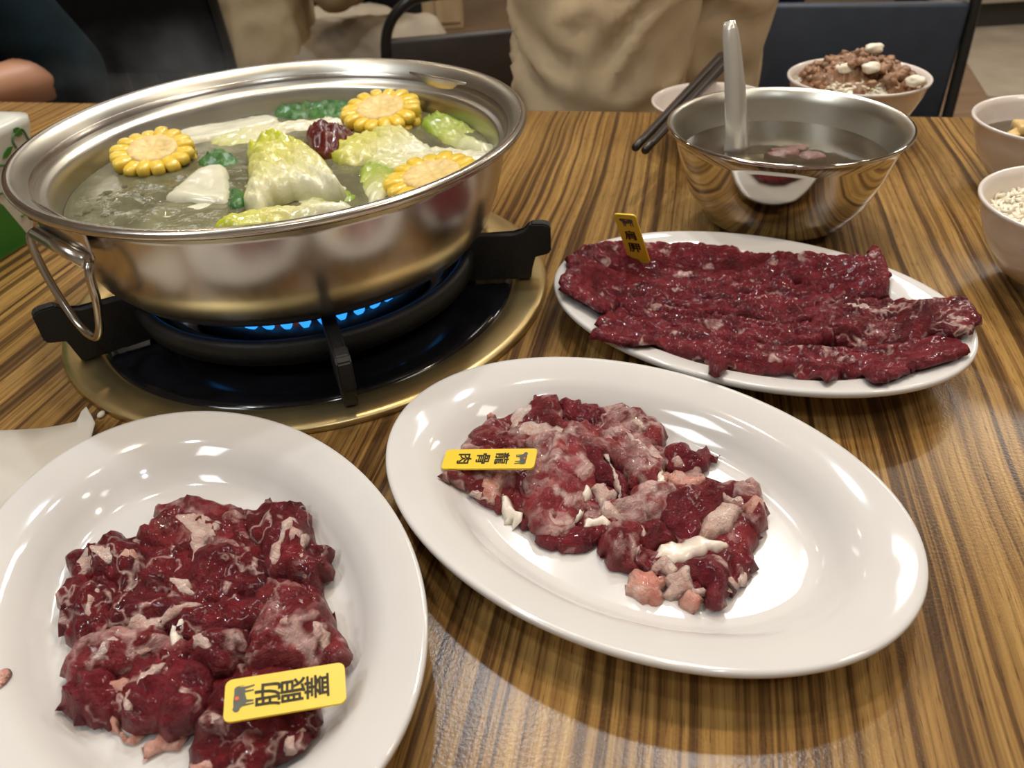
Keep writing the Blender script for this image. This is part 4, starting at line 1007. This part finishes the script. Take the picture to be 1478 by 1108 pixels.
for i, (px, py, z, lab) in enumerate(((1262, 70, .082, 'white bean on top of the minced pork'), (1258, 98, .072, 'curled pale bit in front on the minced pork'), (1218, 99, .070, 'pale oblong bit at the left of the minced pork'), (1322, 117, .066, 'pale bit at the right of the minced pork'))):
    bm = bmesh.new(); bmesh.ops.create_icosphere(bm, subdivisions=3, radius=1)
    for v in bm.verts:
        v.co *= 1 + .25 * noise.noise(v.co * 1.5 + Vector((i * 3, 1, 0))); v.co = Vector((v.co.x * .009, v.co.y * .006, v.co.z * .005))
    p = at(px, py, z); tag(obj('pale_bit', bm, M['rice'], None, True, p), lab, 'garnish', 'pale bits on the minced pork')
# side bowl: tofu strips, seaweed
bm = bmesh.new(); lathe(bm, [(.053, 0)] + [(.053 * k / 6, 0) for k in range(5, -1, -1)], 40)
tag(obj('dark_sauce', bm, BROTH, None, True, BSIDE + Vector((0, 0, .040)), True), 'dark sauce in the bowl of tofu strips', 'sauce')
for i, (x, y, a, z) in enumerate(((-.034, .002, .5, .043), (-.020, -.022, -.3, .044), (-.018, .015, 1.2, .047), (-.002, -.006, .2, .050), (.016, .018, -.6, .047), (.012, -.026, .9, .045), (.034, .0, 1.5, .046))):
    bm = bmesh.new(); box(bm, (0, 0, 0), (.034, .010, .008), .002, Matrix.Rotation(a, 3, 'Z') @ Matrix.Rotation(.15 * (i % 3 - 1), 3, 'Y'))
    tag(obj('tofu_strip', bm, M['tofu'], None, True, BSIDE + Vector((x, y, z))), ['tofu strip nearest the left rim of the side bowl', 'tofu strip at the near side of the side bowl', 'tofu strip at the back left of the side bowl', 'topmost tofu strip in the side bowl', 'tofu strip at the back right of the side bowl', 'tofu strip at the near right of the side bowl', 'tofu strip by the right rim of the side bowl'][i], 'tofu', 'tofu strips in the side bowl')
bm = bmesh.new()
for k in range(5):
    pts = [(-.047 + .004 * k, -.006 - .004 * k, .041), (-.040 + .004 * k, -.012 - .004 * k, .045), (-.030 + .004 * k, -.012 - .005 * k, .042)]
    tube(bm, spline(pts, 4), .0022, 6, flat=.5)
tag(obj('seaweed', bm, M['seaweed'], None, True, BSIDE), 'dark seaweed strands by the left rim of the side bowl', 'seaweed')

# ------------------------------------------------------------------ chopsticks
for i, (a_, b_) in enumerate((((917, 213), (1041, 82)), ((931, 217), (1047, 90)))):
    z0, z1 = 0.0510, 0.0510
    p, q = at(*a_, z0), at(*b_, z1)
    bm = bmesh.new()
    d = (q - p); n = 14
    tube(bm, [d * (k / n) for k in range(n + 1)], [0.0034 + 0.0020 * k / n for k in range(n + 1)], 8)
    tag(obj('chopstick', bm, M['black_wood'], None, True, p), ['dark chopstick lying across the bowl, the left one of the pair', 'dark chopstick lying across the bowl, nearer the spoon'][i], 'chopstick', 'pair of chopsticks')

# ------------------------------------------------------------------ tissue pack, napkin, crumb
tb = at(58, 341, 0); tf = at(0, 378, 0); dirn = (tb - tf).normalized(); back = Vector((-dirn.y, dirn.x, 0))
tt = at(54, 160, .095)
org = tb
pk = empty('tissue_pack', org); tag(pk, 'green and white tissue pack with vine print at the left edge behind the hotpot', 'tissue pack')
bm = bmesh.new()
def loop(z, grow, r=.012):
    Lx, Ly = 0.17 + 2 * grow * .2, 0.085
    lift = (tt - tb).xy * (z / .095)
    pts = []
    for cx, cy, a0 in ((-r, r, 270), (-r, Ly - r, 0), (-Lx + r, Ly - r, 90), (-Lx + r, r, 180)):
        for k in range(5):
            a = math.radians(a0 + k * 22.5); x, y = cx + r * math.cos(a), cy + r * math.sin(a)
            pts.append(Vector((0, 0, z)) + dirn * x + back * y + Vector((lift.x, lift.y, 0)))
    return pts
rows = [loop(0.0, 0, .010), loop(.004, 0, .013), loop(.03, 0, .013), loop(.06, 0, .013), loop(.088, 0, .014), loop(.094, 0, .018)]
topc = [p * 1 for p in loop(.0965, 0, .02)]
cc = sum(topc, Vector()) / len(topc); topc = [cc + (p - cc) * .85 for p in topc]
rows.append(topc)
V_ = [[bm.verts.new(p) for p in r] for r in rows]
for A, B in zip(V_, V_[1:]):
    for k in range(len(A)): bm.faces.new((A[k], A[(k + 1) % len(A)], B[(k + 1) % len(A)], B[k]))
bm.faces.new(V_[-1]); bm.faces.new(V_[0][::-1])
obj('pack_body', bm, M['pack'], pk)
def pack_pt(u, z, o_=.0006):    # u metres left of the right front corner
    lift = (tt - tb).xy * (z / .095)
    return dirn * -u - back * o_ + Vector((lift.x, lift.y, z))
bm = bmesh.new()
gp = [(.012, .002), (.17, .002), (.17, .075), (.12, .072), (.085, .065), (.06, .054), (.043, .040), (.028, .022), (.018, .010)]
A = [bm.verts.new(pack_pt(u, z, .0002)) for u, z in gp]; B = [bm.verts.new(pack_pt(u, z, .0012)) for u, z in gp]
for k in range(len(gp)): bm.faces.new((A[k], A[(k + 1) % len(gp)], B[(k + 1) % len(gp)], B[k]))
bm.faces.new(A); bm.faces.new(B[::-1])
tag(obj('green_panel', bm, M['green_print'], pk, False), 'solid green lower panel')
for pts in ([(.004, .056), (.02, .064), (.045, .070), (.07, .086)], [(.02, .064), (.034, .050), (.050, .052), (.052, .064)], [(.012, .078), (.020, .088), (.030, .084), (.026, .076)], [(.045, .070), (.062, .064), (.078, .072), (.09, .086)], [(.010, .036), (.016, .046), (.028, .044), (.03, .036)], [(.006, .014), (.012, .026), (.022, .024)]):
    bm = bmesh.new(); tube(bm, spline([pack_pt(u, z, .0004) for u, z in pts], 6), .0010, 6); obj('vine_print', bm, M['vine'], pk)
for u, z, a in ((.024, .087, .6), (.036, .076, -.4), (.058, .078, 1.1), (.016, .066, 2.0)):
    bm = bmesh.new(); P_ = [(u + .006 * math.cos(a) * c - .0028 * math.sin(a) * s_, z + .006 * math.sin(a) * c + .0028 * math.cos(a) * s_) for c, s_ in ((1, 0), (.5, .8), (-.3, 1), (-1, 0), (-.3, -1), (.5, -.8))]
    A = [bm.verts.new(pack_pt(x, y, .0003)) for x, y in P_]; B = [bm.verts.new(pack_pt(x, y, .0012)) for x, y in P_]
    for k in range(6): bm.faces.new((A[k], A[(k + 1) % 6], B[(k + 1) % 6], B[k]))
    bm.faces.new(A); bm.faces.new(B[::-1]); obj('leaf_print', bm, M['green_print'], pk, False)
bm = bmesh.new(); 
NP = [(-60, 622), (60, 616), (112, 613), (124, 607), (134, 606), (142, 620), (110, 680), (40, 720), (-60, 770)]
npt = [at(x, y, .002) for x, y in NP]
nc = sum(npt, Vector()) / len(npt)
hz = {3: .008, 4: .011, 5: .006, 2: .003}
A = [bm.verts.new((p.x - nc.x, p.y - nc.y, .0006 + hz.get(i, 0))) for i, p in enumerate(npt)]
f_ = bm.faces.new(A)
bmesh.ops.triangulate(bm, faces=[f_]); bmesh.ops.subdivide_edges(bm, edges=bm.edges, cuts=3, use_grid_fill=True, smooth=0.3)
for v in bm.verts: v.co.z = max(.0004, v.co.z + .0006 * noise.noise(v.co * 60))
r_ = bmesh.ops.extrude_face_region(bm, geom=bm.faces[:])
for v in r_['geom']:
    if isinstance(v, bmesh.types.BMVert): v.co.z += .0005
tag(obj('paper_napkin', bm, M['paper'], None, True, (nc.x, nc.y, T)), 'off-white paper napkin with curled corner beside the near left plate', 'napkin')
bm = bmesh.new(); bmesh.ops.create_icosphere(bm, subdivisions=2, radius=1); bmesh.ops.scale(bm, vec=(.0022, .0034, .0014), verts=bm.verts)
tag(obj('rice_crumb', bm, M['rice'], None, True, at(146, 598, .0013)), 'pale rice crumb on the wood beside the brass rim', 'crumb')

# ------------------------------------------------------------------ chairs
def chair(loc, rz, pad, lab, wd=0.40, top=0.80, group='black metal chairs', round_top=False, padh=.22):
    e = empty('metal_chair', loc, rz); tag(e, lab, 'chair', group)
    h = wd / 2; r = 0.011
    zt = top
    bm = bmesh.new()
    if round_top:
        pts = [(-h, 0.03, 0), (-h, 0.0, .45), (-h, -0.02, zt - .14), (-h * .93, -0.025, zt - .06), (-h * .70, -0.03, zt - .015), (-h * .4, -0.03, zt), (h * .4, -0.03, zt), (h * .70, -0.03, zt - .015), (h * .93, -0.025, zt - .06), (h, -0.02, zt - .14), (h, 0.0, .45), (h, 0.03, 0)]
    else:
        pts = [(-h, 0.03, 0), (-h, 0.0, .45), (-h, -0.04, zt + .05), (-h + .02, -0.045, zt + .075), (h - .02, -0.045, zt + .075), (h, -0.04, zt + .05), (h, 0.0, .45), (h, 0.03, 0)]
    tube(bm, spline(pts, 5), r, 10); obj('back_frame', bm, M['blacksteel'], e)
    bm = bmesh.new()
    bz = zt - (.16 if round_top else .12)
    ph = .17 if round_top else padh
    box(bm, (0, -0.022, (bz + .11 - ph / 2) if not round_top else bz), (wd - .02, .022, ph), .009)
    obj('backrest', bm, pad, e)
    bm = bmesh.new(); box(bm, (0, .20, .455), (wd - .01, .40, .04), .015); obj('seat', bm, pad, e)
    for s in (-1, 1):
        bm = bmesh.new(); tube(bm, [(s * h, .38, .44), (s * h, .40, 0)], r, 10); obj('leg', bm, M['blacksteel'], e)
        bm = bmesh.new(); tube(bm, [(s * h, 0.0, .43), (s * h, .39, .43)], r * .9, 8); obj('seat_rail', bm, M['blacksteel'], e)
    return e
def face_cam(x, y, extra=0): return math.atan2(-x, y) * 1 + extra
pR = aty(1246, 8, 1.58)
chair((pR.x, 1.58, 0), math.radians(166), M['navyvinyl'], 'black metal chair with navy padded back behind the minced pork bowl', .40, pR.z + .012, padh=.26)
pM = aty(668, 60, 1.75)
chair((pM.x, 1.75, 0), math.radians(6), M['brownvinyl'], 'black chair with rounded tube top behind the hotpot', .33, .735, round_top=True)
pL = aty(215, 60, 1.95)
chair((pL.x, 1.95, 0), math.radians(-12), M['blackcloth'], 'black chair holding the person in the cream shirt', .40, .80)
pLL = aty(60, 30, 2.6)
chair((pLL.x, 2.6, 0), math.radians(10), M['blackcloth'], 'black chair at the far left behind the person in dark teal', .36, .78)

# ------------------------------------------------------------------ people: limbs fused by voxel remesh into one skin
def capsules(bm, segs, n=14):
    for p0, r0, p1, r1 in segs:
        p0, p1 = Vector(p0), Vector(p1)
        d = p1 - p0; L = d.length
        q = d.to_track_quat('Z', 'Y').to_matrix().to_4x4() if L > 1e-6 else Matrix.Identity(4)
        prof = [(0, -r0)] + [(r0 * math.cos(a), r0 * math.sin(a)) for a in (-1.1, -.7, -.3)] + [(r0, 0), (r1, L)] + [(r1 * math.cos(a), L + r1 * math.sin(a)) for a in (.3, .7, 1.1)] + [(0, L + r1)]
        b2 = bmesh.new(); lathe(b2, prof, n); b2.transform(Matrix.Translation(p0) @ q)
        me = bpy.data.meshes.new('t'); b2.to_mesh(me); b2.free(); bm.from_mesh(me); bpy.data.meshes.remove(me)
def ellip(bm, c, s, rot=None):
    g = bmesh.ops.create_icosphere(bm, subdivisions=3, radius=1)
    for v in g['verts']:
        v.co = Vector((v.co.x * s[0], v.co.y * s[1], v.co.z * s[2]))
        if rot is not None: v.co = rot @ v.co
        v.co += Vector(c)
def fuse(name, bm, mat, parent, vox=.014, it=6, wrinkle=0.0, wf=14.0, seed=0, wdir=(1, 1, 1)):
    o = obj(name, bm, mat, parent)
    md = o.modifiers.new('r', 'REMESH'); md.mode = 'VOXEL'; md.voxel_size = vox
    sm = o.modifiers.new('s', 'SMOOTH'); sm.iterations = it; sm.factor = .5
    bpy.context.view_layer.update()
    me = bpy.data.meshes.new_from_object(o.evaluated_get(bpy.context.evaluated_depsgraph_get()))
    o.modifiers.clear(); old = o.data; o.data = me; bpy.data.meshes.remove(old)
    if not me.materials: me.materials.append(mat)
    if wrinkle:
        nr = [v.normal.copy() for v in me.vertices]
        sd = Vector((seed * 3.1, 0, 0)); wd = Vector(wdir)
        for v, n_ in zip(me.vertices, nr):
            q = Vector((v.co.x * wd.x, v.co.y * wd.y, v.co.z * wd.z)) * wf + sd
            f = noise.noise(q + Vector((noise.noise(q * .5), 0, noise.noise(q * .5 + Vector((5, 0, 0))))) * 1.2)
            v.co += n_ * wrinkle * (1 - abs(f) * 2.2)
    me.polygons.foreach_set('use_smooth', [True] * len(me.polygons))
    return o
def hand_segs(wr, d, nrm, s=1.0, curl=.4):
    """palm, four unequal fingers with a knuckle bend and a thumb leaving the side of the palm"""
    wr, d, nrm = Vector(wr), Vector(d).normalized(), Vector(nrm).normalized()
    sd = d.cross(nrm).normalized(); out = []
    for k, (o_, ln) in enumerate(((-.030, .062), (-.010, .075), (.010, .080), (.029, .070))):
        kn = wr + d * .085 * s + sd * o_ * s
        out.append((wr + d * .02 * s + sd * o_ * .6 * s, .014 * s, kn, .011 * s))
        m_ = kn + (d * math.cos(curl) - nrm * math.sin(curl)) * ln * .55 * s
        e_ = m_ + (d * math.cos(curl * 2.2) - nrm * math.sin(curl * 2.2)) * ln * .45 * s
        out.append((kn, .0098 * s, m_, .0088 * s)); out.append((m_, .0088 * s, e_, .0075 * s))
    t0 = wr + d * .025 * s + sd * .022 * s; t1 = t0 + (d * .6 + sd * .75 - nrm * .2).normalized() * .045 * s; t2 = t1 + (d * .9 + sd * .2 - nrm * .3).normalized() * .032 * s
    out += [(t0, .014 * s, t1, .011 * s), (t1, .011 * s, t2, .009 * s)]
    return out
def head_parts(bm, c, fwd):
    fwd = Vector(fwd).normalized(); c = Vector(c); sd = fwd.cross(Vector((0, 0, 1)))
    ellip(bm, c, (.078, .078, .112)); ellip(bm, c + fwd * .02 + Vector((0, 0, -.05)), (.055, .055, .06))
    capsules(bm, [(c + fwd * .082 + Vector((0, 0, .01)), .008, c + fwd * .098 + Vector((0, 0, -.022)), .013)])
    for s in (-1, 1): ellip(bm, c + sd * s * .078 + Vector((0, 0, -.005)), (.012, .018, .03))
    ellip(bm, c + fwd * .078 + Vector((0, 0, -.055)), (.022, .022, .008))
    return fwd, sd
def face_bits(root, c, fwd, hairlen=.0):
    fwd = Vector(fwd).normalized(); c = Vector(c); sd = fwd.cross(Vector((0, 0, 1)))
    for s in (-1, 1):
        bm = bmesh.new(); ellip(bm, c + fwd * .068 + sd * s * .031 + Vector((0, 0, .008)), (.011, .011, .007)); obj('eye', bm, M['hair'], root)
    bm = bmesh.new(); ellip(bm, c - fwd * .014 + Vector((0, 0, .028)), (.086, .086, .098))
    if hairlen: ellip(bm, c - fwd * .045 + Vector((0, 0, -.06)), (.07, .045, .09))
    fuse('hair', bm, M['hair'], root, .012, 3)

def standing(name, loc, rz, mats, lab, hipz=.88, legs=None, wr=.006, cloth=True):
    """stands with arms bent in front; z from the floor"""
    e = empty(name, loc, rz); tag(e, lab, 'person')
    skin, shirt, trou = mats
    hL, hR = Vector((-.095, 0, hipz)), Vector((.095, 0, hipz))
    kL, kR, aL, aR = legs or (Vector((-.10, .02, .48)), Vector((.10, .02, .48)), Vector((-.10, -.02, .08)), Vector((.10, -.02, .08)))
    hc = Vector((0, .02, 1.60)); bm = bmesh.new()
    capsules(bm, [((0, 0, hipz + .05), .12, (0, 0, 1.25), .125), ((-.13, 0, 1.36), .06, (.13, 0, 1.36), .06), ((0, 0, 1.3), .10, (0, .01, 1.50), .05), (hL, .085, kL, .052), (hR, .085, kR, .052), (kL, .05, aL, .036), (kR, .05, aR, .036),
                  (aL, .036, aL + Vector((0, .14, -.05)), .032), (aR, .036, aR + Vector((0, .14, -.05)), .032)])
    for s in (-1, 1):
        sh, el, wr_ = Vector((s * .19, 0, 1.36)), Vector((s * .24, -.03, 1.10)), Vector((s * .13, .20, 1.04))
        capsules(bm, [(sh, .050, el, .038), (el, .037, wr_, .027)] + hand_segs(wr_, (-s * .5, .85, 0), (0, 0, 1)))
    head_parts(bm, hc, (0, 1, -.1))
    fuse('body', bm, skin, e, .010, 4)
    face_bits(e, hc, (0, 1, -.1))
    bm = bmesh.new(); capsules(bm, [(hL + Vector((0, 0, .04)), .118, kL, .098), (kL, .096, aL + Vector((0, 0, .02)), .080), (hR + Vector((0, 0, .04)), .118, kR, .098), (kR, .096, aR + Vector((0, 0, .02)), .080), ((-.06, 0, hipz + .07), .125, (.06, 0, hipz + .07), .125)])
    fuse('trousers', bm, trou, e, .011, 5, wr, 11, 3, (1, 1, 1.3))
    bm = bmesh.new(); capsules(bm, [((-.05, 0, hipz + .055), .150, (-.03, 0, 1.25), .150), ((.05, 0, hipz + .055), .150, (.03, 0, 1.25), .150), ((-.15, 0, 1.34), .085, (.15, 0, 1.34), .085)] + [((s * .19, 0, 1.36), .068, (s * .235, -.025, 1.15), .060) for s in (-1, 1)])
    fuse('shirt', bm, shirt, e, .012, 5, .005, 14, 5)
    for a_ in (aL, aR):
        bm = bmesh.new(); capsules(bm, [(a_ + Vector((0, -.03, -.045)), .042, a_ + Vector((0, .15, -.05)), .036)])
        sh = fuse('shoe', bm, M['shoe'], e, .01, 3)
        bm = bmesh.new(); box(bm, a_ + Vector((0, .06, -.073)), (.085, .27, .014), .006); obj('sole', bm, M['shoe_sole'], sh)
    return e
def seated(name, loc, rz, mats, lab, lean=0.05, knee=.46, spread=.11, sleeve=True, shorts=False, vox=.012, hand_to=None):
    """sits on a seat at z .47 facing local +y"""
    e = empty(name, loc, rz); tag(e, lab, 'person')
    skin, shirt, trou = mats
    hz_ = .55; hc = Vector((0, lean + .12, 1.19)); bm = bmesh.new()
    hips = [Vector((s * .09, .02, hz_ - .01)) for s in (-1, 1)]; knees = [Vector((s * spread, .44, .52)) for s in (-1, 1)]; ank = [Vector((s * spread, .42, .09)) for s in (-1, 1)]
    segs = [((0, 0, hz_), .12, (0, lean, .86), .12), ((-.12, lean, .96), .06, (.12, lean, .96), .06), ((0, lean, .92), .09, (0, lean + .03, 1.10), .05)]
    for h_, k_, a_ in zip(hips, knees, ank): segs += [(h_, .082, k_, .055), (k_, .053, a_, .036), (a_, .036, a_ + Vector((0, .14, -.055)), .032)]
    wr_end = []
    for i, s in enumerate((-1, 1)):
        sh = Vector((s * .19, lean, .97)); el = Vector((s * .23, lean + .08, .72)); wr_ = Vector((s * .14, lean + .30, .72))
        if hand_to and i == hand_to[0]: el, wr_ = Vector(hand_to[1]), Vector(hand_to[2])
        segs += [(sh, .05, el, .038), (el, .037, wr_, .027)] + hand_segs(wr_, (wr_ - el), (0, 0, 1)); wr_end.append((sh, el, wr_))
    capsules(bm, segs); head_parts(bm, hc, (0, 1, -.25)); fuse('body', bm, skin, e, .010, 4); face_bits(e, hc, (0, 1, -.25))
    bm = bmesh.new(); sg = [((-.05, 0, hz_), .125, (.05, 0, hz_), .125)]
    for h_, k_, a_ in zip(hips, knees, ank):
        sg += [(h_, .105, h_.lerp(k_, .8 if shorts else 1.0), .078 if not shorts else .085)]
        if not shorts: sg += [(k_, .078, a_ + Vector((0, 0, .03)), .062)]
    capsules(bm, sg); fuse('trousers', bm, trou, e, vox, 5, .005, 16, 2)
    bm = bmesh.new(); sg = [((-.04, -.01, hz_ + .02), .150, (-.03, lean, .86), .138), ((.04, -.01, hz_ + .02), .150, (.03, lean, .86), .138), ((-.14, lean, .95), .082, (.14, lean, .95), .082)]
    for sh, el, wr_ in wr_end: sg += [(sh, .066, el, .055)] + ([(el, .053, el.lerp(wr_, .85), .042)] if sleeve else [])
    capsules(bm, sg); fuse('shirt', bm, shirt, e, vox, 5, .006, 13, 7)
    for a_ in ank:
        bm = bmesh.new(); capsules(bm, [(a_ + Vector((0, -.03, -.05)), .040, a_ + Vector((0, .15, -.052)), .036)])
        sh = fuse('shoe', bm, M['shoe'], e, .01, 3)
        bm = bmesh.new(); box(bm, a_ + Vector((0, .06, -.083)), (.085, .27, .014), .006); obj('sole', bm, M['shoe_sole'], sh)
    return e
# the one in khaki right behind the table
standing('person', (0.222, 1.16, 0), math.radians(42), (M['skin'], M['offwhite'], M['khaki']), 'person in loose khaki trousers standing right behind the table', hipz=.885, wr=.015)
seated('person', (-0.60, 2.08, 0), math.radians(-50), (M['skin'], M['cream'], M['taupe']), 'person in a cream shirt seated on a black chair behind the hotpot')
def to_local(w, loc, rz): return Matrix.Rotation(-rz, 3, 'Z') @ (Vector(w) - Vector(loc))
_l, _r = (-0.90, 1.36, 0), math.radians(150)
seated('person', _l, _r, (M['skin'], M['teal'], M['olive']), 'person in dark teal top leaning a bare forearm at the left edge behind the table', shorts=True, sleeve=False,
       hand_to=(0, to_local(aty(96, 104, 1.24), _l, _r), to_local(aty(-60, 138, 1.10), _l, _r)))
standing('person', (-0.42, 2.75, 0), math.radians(200), (M['skin'], M['blackcloth'], M['blackcloth']), 'person in black standing beyond the person in the cream shirt', hipz=.88)
_f = floor_pt(1094, 58); _o = Matrix.Rotation(math.radians(195), 3, 'Z') @ Vector((.11, .50, 0))
seated('person', (_f.x - _o.x, _f.y - _o.y, 0), math.radians(195), (M['skin'], M['navycloth'], M['navycloth']), 'person in navy seated far back beside the navy chair')
chair((_f.x - _o.x, _f.y - _o.y + .12, 0), math.radians(195), M['blackcloth'], 'black chair under the person in navy far back', .40, .80)

# ------------------------------------------------------------------ far furniture
def cabinet(name, c, s, mat, lab, cat, plinth=None, rz=0):
    e = empty(name, (c[0], c[1], 0), rz); tag(e, lab, cat)
    z0 = plinth or 0
    bm = bmesh.new(); box(bm, (0, 0, z0 + (s[2] - z0) / 2), (s[0], s[1], s[2] - z0), .008); obj('body', bm, mat, e, False)
    if plinth:
        bm = bmesh.new(); box(bm, (0, .02, plinth / 2), (s[0] - .03, s[1] - .03, plinth)); obj('plinth', bm, M['plinth'], e, False)
    bm = bmesh.new(); box(bm, (0, 0, s[2] + .012), (s[0] + .03, s[1] + .03, .024), .005); obj('counter_top', bm, M['darkwood'], e, False)
    for k in range(2):
        bm = bmesh.new(); box(bm, ((k - .5) * s[0] * .48, -s[1] / 2 - .008, z0 + (s[2] - z0) / 2), (s[0] * .44, .016, (s[2] - z0) * .9), .003); d = obj('door', bm, mat, e, False)
        bm = bmesh.new(); box(bm, ((k - .5) * s[0] * .12, -s[1] / 2 - .024, z0 + (s[2] - z0) * .7), (.015, .018, .12), .004); obj('handle', bm, M['blacksteel'], d, False)
    return e
fc = floor_pt(1425, 44)
cabinet('counter', (fc.x + .3, fc.y + .30, 0), (1.1, .55, .90), M['counter'], 'beige counter with dark plinth at the far right', 'counter', .12)
cb = floor_pt(630, 45)
cabinet('low_cabinet', (cb.x, cb.y + .2, 0), (.32, .35, .75), M['crate'], 'pale wooden cabinet far behind the rounded chair', 'cabinet')
cabinet('sideboard', (-1.75, 3.6, 0), (1.5, .5, 1.0), M['darkwood'], 'long black sideboard in the dark left background', 'sideboard', .08)

# ------------------------------------------------------------------ steam over the boiling side of the pot
m = bpy.data.materials.new('steam'); m.use_nodes = True; nt = m.node_tree; nt.nodes.clear()
out = N(nt, 'ShaderNodeOutputMaterial'); vol = N(nt, 'ShaderNodeVolumePrincipled'); vol.inputs['Color'].default_value = (1, 1, 1, 1); vol.inputs['Anisotropy'].default_value = 0.2
v = coords(nt); n_ = noise_tex(nt, v, 28, 3.0)
gr = N(nt, 'ShaderNodeVectorMath', operation='LENGTH'); mpv = coords(nt, (1 / .085, 1 / .085, 1 / .05)); nt.links.new(mpv, gr.inputs[0])
fo = N(nt, 'ShaderNodeMapRange'); fo.inputs['From Min'].default_value = 1.0; fo.inputs['From Max'].default_value = 0.2; fo.inputs['To Min'].default_value = 0.0; fo.inputs['To Max'].default_value = 4.0
nt.links.new(gr.outputs['Value'], fo.inputs['Value'])
th = N(nt, 'ShaderNodeMapRange'); th.inputs['From Min'].default_value = 0.42; th.inputs['From Max'].default_value = 0.72; nt.links.new(n_.outputs['Fac'], th.inputs['Value'])
mu = N(nt, 'ShaderNodeMath', operation='MULTIPLY'); nt.links.new(fo.outputs[0], mu.inputs[0]); nt.links.new(th.outputs[0], mu.inputs[1])
nt.links.new(mu.outputs[0], vol.inputs['Density']); nt.links.new(vol.outputs[0], out.inputs['Volume'])
bm = bmesh.new(); bmesh.ops.create_icosphere(bm, subdivisions=3, radius=1); bmesh.ops.scale(bm, vec=(.085, .085, .05), verts=bm.verts)
o = obj('steam', bm, m, None, True, PC + Vector((-0.062, -0.005, SZ + 0.054)))
tag(o, 'thin white steam rising from the boiling left side of the hotpot', 'steam', kind='stuff')
